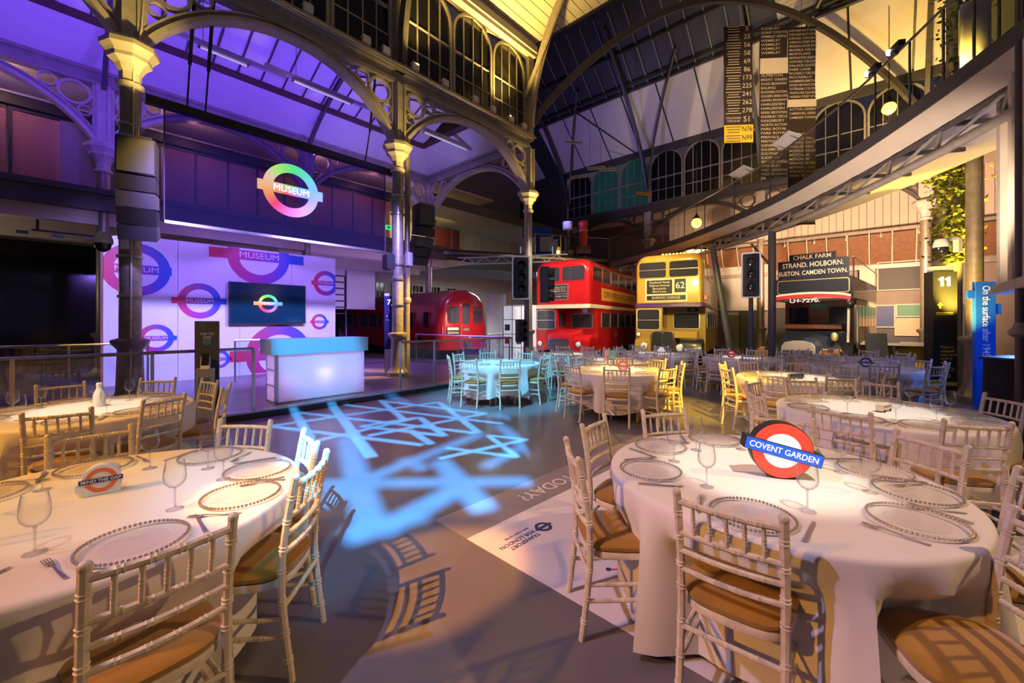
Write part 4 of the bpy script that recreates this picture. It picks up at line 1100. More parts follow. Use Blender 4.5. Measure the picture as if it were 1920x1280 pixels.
obj('advert_board', MB().box(Wd, Wd + .012, 1.5, 7.4, 2.52, 3.06), 'orange_ad', rb_)
text('lettering', 'DRIVERS REQUIRED', .36, 'black_text', rb_, (Wd + .014, 4.4, 2.79), (PI / 2, 0, PI / 2), width=5.2, bold=.01)
obj('side_crest', MB().ring([(Wd, 3.6 + .16 * math.cos(a * PI / 12), .98 + .16 * math.sin(a * PI / 12)) for a in range(24)], [(Wd, 3.6 + .11 * math.cos(a * PI / 12), .98 + .11 * math.sin(a * PI / 12)) for a in range(24)], (.006, 0, 0)), 'gilt', rb_)
obj('side_crest_bar', MB().box(Wd, Wd + .008, 3.36, 3.84, .95, 1.01), 'gilt', rb_)
obj('route_plate', MB().box(2.14, 2.34, -.02, .0, 1.98, 2.14), 'navy', rb_)
gb_ = decker('gold double-decker bus showing route 62 to Barking Garage', (4.78, 16.0, 0), R(-30), 'bus_gold', False)
obj('blind', MB().box(.46, 1.38, -.022, -.004, 2.66, 3.18), 'black', gb_)
obj('blind', MB().box(1.46, 1.85, -.022, -.004, 2.70, 3.20), 'black', gb_)
obj('blind', MB().box(.46, 1.85, -.022, -.004, 2.42, 2.60), 'black', gb_)
obj('blind_surround', MB().box(.40, 1.90, -.012, -.002, 2.37, 3.24), 'cream_band', gb_)
text('lettering', 'Chadwell Heath\nValence Avenue\nBecontree\nIlford Lane', .115, 'cream_band', gb_, (.92, -.024, 2.92), FRONT, width=.74)
text('lettering', '62', .34, 'white', gb_, (1.655, -.024, 2.95), FRONT, width=.30)
text('lettering', 'BARKING GARAGE', .14, 'blind_text', gb_, (1.15, -.024, 2.51), FRONT, width=1.0)
obj('route_plate', MB().box(1.78, 2.18, .915, .93, 2.0, 2.15), 'black', gb_)
text('lettering', '62', .14, 'white', gb_, (2.0, .912, 2.075), FRONT)
obj('side_lamp', MB().box(Wd, Wd + .10, .2, .5, 2.42, 2.58), 'rail_red', gb_)
for k in range(9):
    obj('roof_lamp', MB().sph((.95 + k * .13, .55 + .02 * (k % 2), H + .01), .045, 8, 6), 'lamp_warm', gb_, True)

# open-top veteran bus
vb = thing('open_top_bus', 'veteran open-top motor bus with CHALK FARM board and brass-topped radiator', 'bus', (8.95, 14.0, 0), R(-47))
W2 = 2.08
obj('destination_board', MB().box(.10, W2 - .1, .02, .06, 3.02, 3.62).box(.42, W2 - .42, .02, .06, 3.62, 3.82), 'bus_black', vb)
text('lettering', 'CHALK FARM', .19, 'blind_pale', vb, (W2 / 2, .012, 3.71), FRONT, width=1.0, bold=.012)
text('lettering', 'STRAND. HOLBORN.', .22, 'blind_pale', vb, (W2 / 2, .012, 3.46), FRONT, width=1.62, bold=.015)
text('lettering', 'EUSTON. CAMDEN TOWN.', .20, 'blind_pale', vb, (W2 / 2, .012, 3.20), FRONT, width=1.82, bold=.012)
obj('upper_panel', MB().box(0, W2, .0, .05, 2.45, 3.02), 'bus_black', vb)
obj('gilt_line', MB().ring([(p[0], -.008, p[1]) for p in rrpoly(.08, W2 - .08, 2.52, 2.98, .08)], [(p[0], -.008, p[1]) for p in rrpoly(.105, W2 - .105, 2.545, 2.955, .07)], (0, .008, 0)), 'gilt', vb)
obj('side_board', MB().box(W2 - .05, W2, .05, 5.6, 2.3, 3.0), 'bus_black', vb)
obj('side_board', MB().box(0, .05, .05, 5.6, 2.3, 3.0), 'bus_black', vb)
obj('deck_rail', MB().tube([(W2, .05, 3.6), (W2, 5.6, 3.5)], .02, 6).tube([(W2, .05, 2.9), (W2, .05, 3.6)], .02, 6), 'steel', vb, True)
cn = [(x, 2.45 - .10 + .10 * math.sin(PI * x / W2) ** .8 if 0 < x < W2 else 2.33) for x in [W2 * k / 14 for k in range(15)]]
obj('canopy', MB().loft([[(x, -.45, z), (x, .1, z), (x, .1, z + .05), (x, -.45, z + .05)] for x, z in cn]), 'cream_band', vb)
obj('canopy_front', MB().loft([[(x, -.47, z - .07), (x, -.45, z - .07), (x, -.45, z + .06), (x, -.47, z + .06)] for x, z in cn]), 'rail_red', vb)
obj('canopy_edge', MB().loft([[(x, -.485, z - .015), (x, -.47, z - .015), (x, -.47, z + .045), (x, -.485, z + .045)] for x, z in [(a, b + .05) for a, b in cn]]), 'cream_band', vb)
text('lettering', 'LH-7270.', .16, 'white', vb, (.95, -.50, 2.27), FRONT, width=.78, bold=.02)
for x in (.05, W2 - .05): obj('canopy_post', MB().tube([(x, -.40, 2.32), (x + (.02 if x < 1 else -.02), -.38, 1.0)], .035, 8), 'cream_band', vb, True)
obj('saloon_front', MB().box(.1, W2 - .1, .9, .95, .9, 2.3), 'wood_brown', vb)
for x0, x1 in ((.22, .78), (1.34, 1.88)): obj('saloon_window', MB().box(x0, x1, .88, .9, 1.55, 2.1), 'window_dark', vb)
obj('saloon_window', MB().box(.85, 1.28, .88, .9, 2.05, 2.22), 'card_green', vb)
obj('seat_back', MB().box(.18, W2 - .35, .45, .55, 1.38, 1.52), 'wood_brown', vb)
obj('seat_box', MB().box(.18, W2 - .18, .5, .88, .85, 1.30), 'bus_black', vb)
obj('saloon_side', MB().box(W2 - .04, W2, .95, 5.6, .75, 2.35), 'cream_band', vb)
for k in range(6): obj('saloon_side_window', MB().box(W2, W2 + .008, 1.05 + k * .74, 1.65 + k * .74, 1.45, 2.15), 'window_dark', vb)
obj('saloon_roof', MB().box(0, W2, .1, 5.6, 2.30, 2.36), 'cream', vb)
obj('dashboard', MB().loft([[(W2 / 2 - .12 + p[0], y, p[1]) for p in [(.95 * sx * math.cos(R(a)), .55 + .72 * math.sin(R(a))) for sx in (1,) for a in range(0, 181, 12)]] for y in (-.12, -.06)]), 'bus_black', vb, True)
obj('bonnet', MB().loft([[(W2 / 2 - .12 + hw_ * math.cos(R(a)), y, .45 + hh * math.sin(R(a)) ** .7 if 0 < a < 180 else .45) for a in range(0, 181, 12)] for y, hw_, hh in ((-1.15, .38, .52), (-.12, .50, .68))]), 'bus_black', vb, True)
rc = W2 / 2 - .12
rg = obj('radiator', MB().prism([(rc + x, -1.22, z) for x, z in ((-.56, .30), (-.44, .55), (-.42, .86), (-.34, .98), (-.12, 1.03), (.12, 1.03), (.34, .98), (.42, .86), (.44, .55), (.56, .30))], (0, .10, 0)), 'cream_band', vb)
obj('radiator_core', MB().box(rc - .38, rc + .38, -1.235, -1.22, .30, .74), 'dark_grey', rg)
for k in range(16): obj('radiator_fin', MB().box(rc - .37 + k * .048, rc - .352 + k * .048, -1.25, -1.235, .30, .74), 'silver', rg)
obj('front_mudguard', MB().loft([[(x, y, z) for x, z in rrpoly(1.48, 1.95, zz - .05, zz, .02)] for y, zz in ((-1.75, .45), (-1.4, .72), (-1.0, .80), (-.5, .62), (-.2, .5))]), 'yellow_wood', vb, True)
obj('front_mudguard', MB().loft([[(x, y, z) for x, z in rrpoly(-.15, .32, zz - .05, zz, .02)] for y, zz in ((-1.75, .45), (-1.4, .72), (-1.0, .80), (-.5, .62), (-.2, .5))]), 'yellow_wood', vb, True)
obj('chassis_beam', MB().box(rc - .7, rc + .7, -1.4, -1.28, .28, .42), 'yellow_wood', vb)
obj('side_lamp', MB().lathe([(.05, 0), (.09, .05), (.09, .2), (.05, .26)], 12, (.02, -.35, 1.05)), 'gilt', vb, True)
obj('side_lamp', MB().lathe([(.05, 0), (.09, .05), (.09, .2), (.05, .26)], 12, (W2 - .4, -.35, 1.02)), 'gilt', vb, True)
obj('headlamp', MB().sph((W2 - .02, -.42, 2.12), .11, 12, 8), 'black_gloss', vb, True)
for x, y, r_ in ((.1, -1.1, .42), (1.72, -1.1, .42), (.05, 4.0, .52), (2.02, 4.0, .52)): wheel(vb, x, y, r_, .14, 'yellow_wood')

# underground train
tr0 = Vector((-3.02, 17.0, 0)); rzt = math.atan2(.70, .71)     # local x across the front, local y back along the train
tt = thing('underground_train', 'dark red underground train carriage with arched roof beyond the stage', 'train', tr0, rzt)
TW, TH, TL = 2.6, 3.0, 15.0
def tsec(y, i, dz, z0=.42):
    pts = [(TW - i, y, z0), (TW - i + .03, y, 1.2), (TW - i - .06, y, 2.0 - dz * .5)]
    n = 12
    for k in range(n + 1):
        a = PI * k / n; pts.append((TW / 2 + (TW / 2 - .09 - i) * math.cos(a), y, 2.12 - dz * .6 + (TH - 2.12 - dz * .4) * math.sin(a) ** .85 if 0 < k < n else 2.12 - dz * .6))
    pts += [(i + .06, y, 2.0 - dz * .5), (i - .03, y, 1.2), (i, y, z0)]
    return pts
obj('body', MB().loft([tsec(-.12, .30, .12), tsec(-.02, .10, .05), tsec(.12, .02, .02), tsec(.4, 0, 0), tsec(TL, 0, 0)]), 'train_red', tt, True)
obj('roof', MB().loft([[(TW / 2 + (TW / 2 - .10) * math.cos(PI * k / 14) * q, y, 2.16 + (TH - 2.14) * math.sin(PI * k / 14) ** .85 * w_ if 0 < k < 14 else 2.16) for k in range(15)] for y, q, w_ in ((.02, .92, .96), (.25, 1.0, 1.0), (TL, 1.0, 1.0))]), 'train_roof', tt, True)
for x0, x1 in ((.35, .95), (1.68, 2.24)): win(tt, 'front', TW, x0, x1, 1.55, 2.26, -.13, 'train_red', r=.16)
win(tt, 'front', TW, 1.10, 1.50, 1.50, 2.42, -.13, 'train_red', r=.12, name='door_window')
obj('front_door', MB().prism([(p[0], -.135, p[1]) for p in rrpoly(1.02, 1.58, .5, 2.56, .14)], (0, .02, 0)), 'train_red', tt)
obj('destination_plate', MB().box(.28, .92, -.16, -.12, 1.02, 1.40), 'black', tt)
text('lettering', 'EDGWARE', .14, 'cream_band', tt, (.60, -.165, 1.14), FRONT, width=.56)
obj('plate_strip', MB().box(.31, .89, -.166, -.16, 1.26, 1.37), 'cream_band', tt)
text('lettering', 'D', .14, 'white', tt, (1.0, -.165, 2.32), FRONT)
obj('lamp_cluster', MB().box(1.15, 1.45, -.17, -.13, 1.22, 1.32), 'silver', tt)
obj('headcode_lamp', MB().sph((1.5, -.16, .92), .07, 10, 6), 'silver', tt, True)
obj('coupler', MB().box(1.15, 1.45, -.4, -.1, .45, .72), 'dark_grey', tt)
obj('handrail', MB().tube([(.1, -.10, 1.0), (.1, -.12, 1.4)], .015, 6).tube([(1.02, -.16, 1.05), (1.0, -.17, 1.45)], .015, 6), 'silver', tt)
def twin(y0, y1, z0, z1, door=False):
    P = rrpoly(y0, y1, z0, z1, .08)
    p = obj('door_window' if door else 'side_window', MB().prism([(-.012 + .03 * 0, q[0], q[1]) for q in P], (.03, 0, 0)), 'bus_glass', tt)
    Q = rrpoly(y0 - .04, y1 + .04, z0 - .04, z1 + .04, .1)
    obj('window_frame', MB().ring([(-.02, q[0], q[1]) for q in Q], [(-.02, q[0], q[1]) for q in P], (.03, 0, 0)), 'train_red', p)
twin(.75, 1.15, 1.35, 2.02, True)
y = 2.0
for k in range(4):
    twin(y, y + .5, 1.35, 2.02, True); y += .62
    twin(y, y + .9, 1.35, 2.02); y += 1.0
    twin(y, y + .9, 1.35, 2.02); y += 1.25
obj('underframe', MB().box(.2, TW - .2, .3, TL, .12, .42), 'black', tt)
obj('louvre', MB().box(-.02, .0, 1.3, 1.8, .7, 1.2), 'black', tt)
for yy in (1.2, 2.6, 11.5, 12.9): wheel(tt, .35, yy, .36, .14, 'dark_grey')
# showcase between the train and the red bus
t = thing('lit_showcase', 'bright white glazed showcase behind the traffic signal pole', 'showcase', (-.55, 17.2, 0), R(-20))
obj('case', MB().box(.2, 1.45, 0, .6, 0, 2.3), 'showcase', t)
fr_ = MB()
for x in (.2, .6, 1.0, 1.42): fr_.box(x - .015, x + .015, -.02, 0, 0, 2.3)
for z in (.02, .55, 1.1, 1.7, 2.28): fr_.box(.2, 1.45, -.02, 0, z - .015, z + .015)
obj('frame', fr_, 'grey', t)
for k in range(4): obj('display_card', MB().box(.28 + (k % 2) * .5, .50 + (k % 2) * .5, -.03, -.02, .7 + .55 * (k // 2), 1.0 + .5 * (k // 2)), 'dark_grey' if k % 3 else 'rail_red', t)
t = thing('display_wall', 'pale blue display wall right of the train front', 'display wall', (-1.25, 20.5, 0), R(-5))
obj('panel', MB().box(0, 1.0, 0, .1, 0, 3.0), 'pale_blue', t)
obj('edge_post', MB().box(1.0, 1.15, -.1, .15, 0, 3.1), 'board_brown', t)
# ================================================================ BRIDGE, BLINDS, IVY
CP = [(5.35, 22.8), (6.75, 18.4), (7.2, 15.4), (7.32, 11.7), (6.95, 8.75), (6.50, 6.75), (6.15, 5.5), (5.93, 4.8), (5.66, 4.0)]
def cat(P, n=6):
    P = [Vector((*p, 0)) for p in P]; out = []
    for i in range(len(P) - 1):
        p0 = P[max(i - 1, 0)]; p1 = P[i]; p2 = P[i + 1]; p3 = P[min(i + 2, len(P) - 1)]
        for k in range(n):
            t = k / n
            out.append(.5 * ((2 * p1) + (p2 - p0) * t + (2 * p0 - 5 * p1 + 4 * p2 - p3) * t * t + (3 * p1 - p0 - 3 * p2 + p3) * t ** 3))
    return out + [P[-1]]
BP = cat(CP)
def off(d):
    out = []
    for i, p in enumerate(BP):
        t = (BP[min(i + 1, len(BP) - 1)] - BP[max(i - 1, 0)]).normalized(); out.append(p + Vector((-t.y, t.x, 0)) * d)
    return out
def strip(d0, z0, d1, z1, th=.02):
    A, C = off(d0), off(d1)
    return MB().loft([[(a.x, a.y, z0), (c.x, c.y, z1), (c.x, c.y, z1 + th), (a.x, a.y, z0 + th)] for a, c in zip(A, C)])
bg = thing('curved_footbridge', 'long curved footbridge with glass sides and tubular truss overhead', 'bridge', (0, 0, 0), 0)
A0 = off(0)
def fz0(z): return [Vector((p.x, p.y, z)) for p in A0]
obj('fascia', MB().loft([[(a.x, a.y, 4.90), (b.x, b.y, 4.90), (b.x, b.y, 5.12), (a.x, a.y, 5.12)] for a, b in zip(off(0), off(.06))]), 'dark_grey', bg, True)
obj('soffit_band', strip(.03, 4.90, .34, 4.70), 'cream', bg, True)
obj('deck', strip(.06, 4.98, 2.2, 4.98, .10), 'grey', bg, True)
obj('underside', strip(.50, 4.86, 2.2, 4.80), 'cream', bg, True)
T1, T2 = off(.38), off(.30); ZL = 4.28
obj('upper_chord', MB().tube([(p.x, p.y, 4.66) for p in T1], .045, 8), 'iron_dark', bg, True)
obj('lower_chord', MB().tube([(p.x, p.y, ZL) for p in T2], .07, 10), 'iron', bg, True)
T3 = off(1.5)
cumd = [0.0]
for i in range(1, len(BP)): cumd.append(cumd[-1] + (BP[i] - BP[i - 1]).length)
def at_len(P, d):
    i = max(j for j in range(len(cumd) - 1) if cumd[j] <= d); t = (d - cumd[i]) / (cumd[i + 1] - cumd[i]); return P[i].lerp(P[min(i + 1, len(P) - 1)], t)
nst = int(cumd[-1] / 1.2)
for k in range(nst):
    d0 = cumd[-1] - .35 - k * 1.2; d1 = max(d0 - 1.2, 0)
    u0, l0_, l1_, c0 = at_len(T1, d0), at_len(T2, d0), at_len(T2, d1), at_len(T3, d0)
    obj('strut', MB().tube([(u0.x, u0.y, 4.66), (l0_.x, l0_.y, ZL)], .035, 6), 'iron', bg, True)
    obj('brace', MB().tube([(u0.x, u0.y, 4.66), (l1_.x, l1_.y, ZL)], .026, 6), 'iron', bg, True)
    obj('cross_beam', MB().bar((u0.x, u0.y, 4.74), (c0.x, c0.y, 4.74), .05, .07), 'iron_dark', bg)
obj('handrail', MB().tube([(p.x, p.y, 6.22) for p in off(.03)], .022, 8), 'steel', bg, True)
for i in range(0, len(BP) - 3, 3):
    seg = off(.03)[i:i + 4]
    obj('glass_panel', MB().loft([[(p.x - .004, p.y, 5.12), (p.x + .004, p.y, 5.12), (p.x + .004, p.y, 6.18), (p.x - .004, p.y, 6.18)] for p in seg]), 'balustrade', bg)
    p = seg[0]
    obj('glass_joint', MB().box(p.x - .012, p.x + .012, p.y - .012, p.y + .012, 5.12, 6.2), 'dark_grey', bg)
for i, n_ in ((10, 'dark raking post propping the bridge beside the gold bus'), ):
    t = thing('raking_post', n_, 'post', (7.55, 14.0, 0), 0)
    obj('shaft', MB().tube([(0, 0, 0), (-.72, 0, 4.2)], .10, 10), 'iron_dark', t, True)
    obj('foot', MB().box(-.18, .18, -.18, .18, 0, .03), 'iron_dark', t)
t = thing('bridge_post', 'dark upright post left of the open-top bus', 'post', (7.6, 12.0, 0), 0)
obj('shaft', MB().lathe([(.16, 0), (.16, .1), (.10, .14), (.10, 4.25)], 12), 'iron_dark', t, True)
obj('bracket', MB().tube([(0, 0, 3.2), (-.55, .1, 3.9)], .03, 6), 'iron_dark', t, True)
# reading panels on the rail and lamps
def rail_at(u):
    best = min(range(len(BP)), key=lambda i: abs(960 + FPX * BP[i].x / BP[i].y - u)); return best
for u, n_ in ((1400, 'lower'), (1490, 'upper')):
    i = rail_at(u); p = BP[i]; tg = (BP[i - 1] - BP[i + 1]).normalized(); rz = math.atan2(tg.y, tg.x)
    t = thing('reading_panel', 'white angled reading panel on the bridge rail, the %s of two' % n_, 'panel', (p.x, p.y, 6.22), rz)
    obj('board', MB().prism([(-.42, -.30 * -1, .14), (.42, .30, .14), (.42, -.02, .02), (-.42, -.02, .02)], (0, 0, .02)), 'white', t)
    for x in (-.3, .3): obj('bracket', MB().prism([(x, 0, -.02), (x, .2, .09), (x, .0, .02)], (.02, 0, 0)), 'grey', t)
for u, n_ in ((1640, 'lower'), (1690, 'upper')):
    i = rail_at(u); p = BP[i]; tg = (BP[i - 1] - BP[i + 1]).normalized(); rz = math.atan2(tg.y, tg.x)
    t = thing('rail_spotlight', 'black twin spotlight clamped to the bridge rail, the %s of two' % n_, 'spotlight', (p.x, p.y, 6.24), rz)
    obj('body', MB().box(-.16, .16, -.05, .05, 0, .10), 'black', t)
    obj('lens', MB().lathe([(.05, 0), (.05, .02)], 14, (.10, .06, .04), Matrix.Rotation(R(70), 3, 'X')), 'lamp_white', t, True)
    obj('clamp', MB().box(-.03, .03, -.03, .03, -.06, 0), 'dark_grey', t)

# hanging destination blinds
rj0 = random.Random(4)
def blind(label, u0, u1, v0, v1, Y, sections, nums=None):
    x0, x1 = (u0 - 960) / FPX * Y, (u1 - 960) / FPX * Y
    z1 = HC - (v0 - HZ) / FPX * Y; z0 = HC - (v1 - HZ) / FPX * Y
    t = thing('destination_blind', label, 'blind', ((x0 + x1) / 2, Y, z0), R(-4), 'old bus destination blinds hung from the roof')
    hw_ = (x1 - x0) / 2
    def zz(v): return HC - (v - HZ) / FPX * Y - z0
    secs = [(v0, v1, 'blind_cloth')]
    obj('cloth', MB().loft([[(-hw_, .02 * math.sin(k * 1.3), z), (hw_, .02 * math.sin(k * 1.3 + .6), z), (hw_, .02 * math.sin(k * 1.3 + .6) + .006, z), (-hw_, .02 * math.sin(k * 1.3) + .006, z)] for k, z in enumerate([(z1 - z0) * q / 14 for q in range(15)])]), 'blind_cloth', t, True)
    obj('top_batten', MB().tube([(-hw_ - .03, 0, z1 - z0), (hw_ + .03, 0, z1 - z0)], .025, 8), 'black', t, True)
    obj('hanging_wire', MB().tube([(0, 0, z1 - z0), (0, 0, z1 - z0 + 2.5)], .006, 5), 'dark_grey', t)
    for kind, va, vb_, body in sections:
        za, zb_ = zz(va), zz(vb_)
        if kind in ('blind_pale', 'blind_yellow'):
            obj('patch', MB().box(-hw_ - .005, hw_ + .005, -.035, -.028, zb_, za), kind, t)
        if body:
            lines = body.split('\n'); n = len(lines); h = (za - zb_) / n
            m = 'black_text' if kind == 'blind_yellow' else 'blind_text'
            for k, ln in enumerate(lines):
                if not ln: continue
                num, _, rest = ln.partition('|')
                zc = za - h * (k + .5)
                if rest or nums:
                    text('lettering', rest, h * .8, m, t, (hw_ * .58, -.04, zc), FRONT, bold=.01, width=hw_ * .68, maxk=1.0)
                    if not num:
                        for q in range(3):
                            w_ = hw_ * rj0.uniform(.7, 1.1); obj('faded_line', MB().box(-hw_ * .36 - w_ / 2, -hw_ * .36 + w_ / 2, -.041, -.038, zc + h * (.22 - .3 * q), zc + h * (.30 - .3 * q)), m, t)
                    if num: text('lettering', num.replace('/', '\n'), h * .30, m, t, (-hw_ * .36, -.04, zc), FRONT, width=hw_ * 1.05)
                else:
                    text('lettering', num, h * .82, m, t, (0, -.04, zc), FRONT, width=hw_ * 1.85, bold=.012, maxk=1.25, left=-hw_ * .93)
    return t
blind('narrow dark destination blind with route numbers and yellow foot', 1358, 1410, 51, 268, 13.0,
      [('n', 48, 216, '|5\n|25\n|56\n|58\n|69\n|86\n|173\n|225\n|241\n|262\n|278'), ('n', 216, 234, 'STRATFORD/CIRCULAR|S1'), ('blind_yellow', 235, 268, '|N76\n|N99')], True)
blind('middle dark destination blind from SUDBURY with wide pale gap', 1425, 1475, 51, 331, 13.0,
      [('n', 51, 104, 'SUDBURY\nSUDBURY TOWN STN\nWEMBLEY ARENA\nWEMBLEY\nWEMBLEY\nWEMBLEY\nWEMBLEY'), ('blind_pale', 110, 139, ''),
       ('n', 139, 331, 'ALPERTON\nBRENT GREEN\nEALING BROADWAY\nEALING\nEDGWARE STATION\nGOLDERS GREEN STN\nHANWELL BROADWAY\nHARLESDEN\nHARLESDEN\nKENSAL RISE STATION\nKINGSBURY CIRCLE\nKINGSBURY\nNORTH ACTON\nPARK ROYAL\nPARK ROYAL\nPERIVALE\nPRESTON ROAD\nQUEENSBURY STATION\nGOLDERS GREEN\nSOUTHALL\nSUDBURY\nWEMBLEY ARENA\nWEMBLEY\nWEST HENDON\nWILLESDEN GARAGE')])
blind('right-hand dark destination blind from KENSINGTON down past the bridge', 1478, 1528, 52, 421, 13.0,
      [('n', 55, 186, 'KENSINGTON\nKENSINGTON\nKINGS CROSS\nLIVERPOOL STREET STN\nMANSION HOUSE STN\nMARBLE ARCH\nMORTLAKE\nNEWINGTON GREEN\nOXFORD CIRCUS\nPALACE GATE\nPARK LANE\nPICCADILLY CIRCUS\nPICCADILLY\nHAMMERSMITH\nSTOKE NEWINGTON\nTOTTENHAM CT RD STN\nTRAFALGAR SQUARE\nWARREN STREET STN'), ('blind_pale', 187, 201, ''),
       ('n', 202, 334, 'ACTON GREEN\nCAMBERWELL GREEN\nCAMDEN TOWN\n\n\n\nCASTLE\nFOREST HILL\nFULHAM PALACE ROAD STN\nHARLESDEN\nMARBLE ARCH\nMITCHAM\nMITCHAM\nNORWOOD JUNCTION\nNOTTINGHILL GATE\nOXFORD CIRCUS\nPARK ROYAL'), ('n', 404, 420, 'WESTMINSTER ABBEY\nWESTMINSTER STATION')])

# ivy on the column right of the far arch
ip = thing('climbing_ivy', 'green climbing ivy trailing down the column beside the number 11 pylon', 'plant', (10.5, 9.75, 0), 0)
obj('pole', MB().lathe([(.14, 0), (.14, 10.5)], 10), 'iron', ip, True)
rnd = random.Random(3)
def leaves(n, fn, m):
    mb = MB()
    for _ in range(n):
        c = Vector(fn()); s_ = rnd.uniform(.035, .075)
        a = Vector((rnd.uniform(-1, 1), rnd.uniform(-1, 1), rnd.uniform(-.6, .6))).normalized(); b = a.orthogonal().normalized()
        b = (b * math.cos(q := rnd.uniform(0, 6.28)) + a.cross(b) * math.sin(q))
        mb.add([c - a * s_, c + b * s_ * .6, c + a * s_ * 1.2, c - b * s_ * .6], [(0, 1, 2, 3)])
    o = obj('foliage', mb, m, ip); o['kind'] = 'stuff'
def low():
    z = rnd.uniform(3.0, 5.7); w_ = .22 + max(0, z - 4.2) * .28
    return (rnd.gauss(-.15 - max(0, z - 4.6) * .45, w_ * .55), rnd.gauss(-.1, .2), z)
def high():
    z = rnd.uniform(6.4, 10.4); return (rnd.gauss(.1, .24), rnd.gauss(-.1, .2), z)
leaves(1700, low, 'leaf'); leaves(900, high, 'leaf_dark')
vn = MB()
for k in range(5): vn.tube([(-.3 + .12 * k, -.2, 5.6), (-.2 + .07 * k + rnd.uniform(-.1, .1), -.2, 4.4), (-.1 + rnd.uniform(-.1, .1), -.2, 3.1)], .012, 5)
o = obj('vines', vn, 'wood_brown', ip); o['kind'] = 'stuff'

# pendant lamps
def pendant(label, u, v, Y, e, r=.14):
    z = HC - (v - HZ) / FPX * Y
    t = thing('pendant_lamp', label, 'lamp', ((u - 960) / FPX * Y, Y, z), 0)
    obj('bulb', MB().sph((0, 0, 0), r, 14, 10), 'lamp_warm', t, True)
    obj('cap', MB().lathe([(.10, r * .8), (.12, r * 1.2), (.05, r * 1.6), (.03, r * 2)], 12), 'black', t, True)
    obj('cord', MB().tube([(0, 0, r * 2), (0, 0, 3.0)], .012, 6), 'black', t, True)
    for k in range(6):
        a = k * PI / 3; obj('cage_wire', MB().tube([(.11 * math.cos(a), .11 * math.sin(a), r * .9), (r * 1.25 * math.cos(a), r * 1.25 * math.sin(a), 0), (.04 * math.cos(a), .04 * math.sin(a), -r * 1.25)], .006, 5), 'black', t)
    l = point('pendant_glow', (0, 0, 0), e, (1, .55, .12), r); l.parent = t; l.location = (0, -.05, -.3)
pendant('glowing amber pendant lamp in front of the far clerestory windows', 1667, 203, 12.0, 60, .17)
pendant('small amber pendant lantern above the gold bus', 1306, 418, 17.0, 30, .20)

# exhibits against the far wall at right
def wallpanel(name, label, cat_, u0, v0, u1, v1, s, m, frame='cream', th=.06):
    oa, za = PS(u0, v0, s); ob, zb_ = PS(u1, v1, s)
    t = hthing(name, label, cat_, s, (oa + ob) / 2, min(za, zb_))
    hw_ = abs(oa - ob) / 2; h = abs(za - zb_)
    obj('panel', MB().box(-th, 0, -hw_, hw_, 0, h), m, t)
    obj('frame', MB().box(-th - .02, 0, -hw_ - .05, -hw_, -.05, h + .05).box(-th - .02, 0, hw_, hw_ + .05, -.05, h + .05).box(-th - .02, 0, -hw_, hw_, h, h + .05).box(-th - .02, 0, -hw_, hw_, -.05, 0), frame, t)
    return t
wallpanel('dark_screen', 'wide dark wall screen above the exhibits by pylon 11', 'screen', 1647, 494, 1741, 540, 19.9, 'black')
wallpanel('display_board', 'navy display board on the exhibit wall', 'display board', 1626, 574, 1676, 612, 19.5, 'blue_panel')
wallpanel('display_board', 'green-topped display board beside pylon 11', 'display board', 1682, 572, 1742, 592, 19.5, 'card_green')
wallpanel('wall_map', 'cream wall map beneath the green display board', 'map', 1680, 598, 1742, 628, 19.5, 'blind_pale')
wallpanel('lit_sign', 'pale pink illuminated sign right of the open-top bus', 'sign', 1614, 508, 1638, 550, 19.6, 'pink_boards')
wallpanel('display_board', 'violet display panel left of the open-top bus', 'display board', 1352, 500, 1440, 580, 19.8, 'plaster')
wallpanel('doorway_panel', 'tall dark exhibit cabinet behind the white-edged traffic signal', 'cabinet', 1388, 585, 1430, 665, 19.2, 'dark_grey', 'black')
dk = thing('display_desk', 'long dark exhibit desk under the wall map', 'desk', (12.6, 12.9, 0), R(-42))
obj('top', MB().box(-1.5, 1.5, -.35, .35, .86, .92), 'cream', dk)
for x in (-1.45, -.5, .5, 1.4): obj('leg', MB().box(x, x + .08, -.3, .3, 0, .86), 'dark_grey', dk)
obj('back_panel', MB().box(-1.45, 1.45, .28, .32, .1, .86), 'blind_yellow', dk)
for k in range(3): obj('exhibit_tray', MB().box(-1.2 + k * .9, -.6 + k * .9, -.2, .2, .92, .97), 'blind_pale', dk)
ch = thing('museum_chair', 'black angular exhibit seat left of the display desk', 'chair', (11.1, 12.4, 0), R(-30))
obj('seat', MB().box(-.28, .28, -.28, .28, .42, .5), 'black', ch)
obj('back', MB().prism([(-.26, .22, .5), (-.26, .30, .5), (-.26, .52, 1.25), (-.26, .44, 1.25)], (.52, 0, 0)), 'black', ch)
for x in (-.25, .2):
    for y in (-.25, .2): obj('leg', MB().box(x, x + .05, y, y + .05, 0, .42), 'black', ch)

# things on the far gallery and street nameplates
t = thing('red_pillar', 'red pillar exhibit on the far gallery above the red bus', 'pillar', (3.75, 21.6, 5.15), 0)
obj('shaft', MB().lathe([(.30, 0), (.30, .1), (.22, .14), (.22, 1.5), (.26, 1.55), (.26, 1.65), (.18, 1.75)], 16), 'rail_red', t, True)
obj('base', MB().box(-.34, .34, -.34, .34, 0, .4), 'maroon', t)
obj('band', MB().lathe([(.225, 1.2), (.235, 1.21), (.235, 1.25), (.225, 1.26)], 16), 'white', t, True)
t = thing('white_drum_lamp', 'white drum shade standing lamp beside the red pillar', 'lamp', (2.95, 21.8, 5.15), 0)
obj('shade', MB().lathe([(.26, 1.35), (.26, 1.75)], 18), 'white', t, True); obj('stem', MB().lathe([(.18, 0), (.18, .03), (.03, .05), (.03, 1.4)], 10), 'dark_grey', t, True)
t = thing('gallery_screen', 'maroon partition panels on the far gallery', 'partition', B(8.6, 9.6, 5.2), ROT)
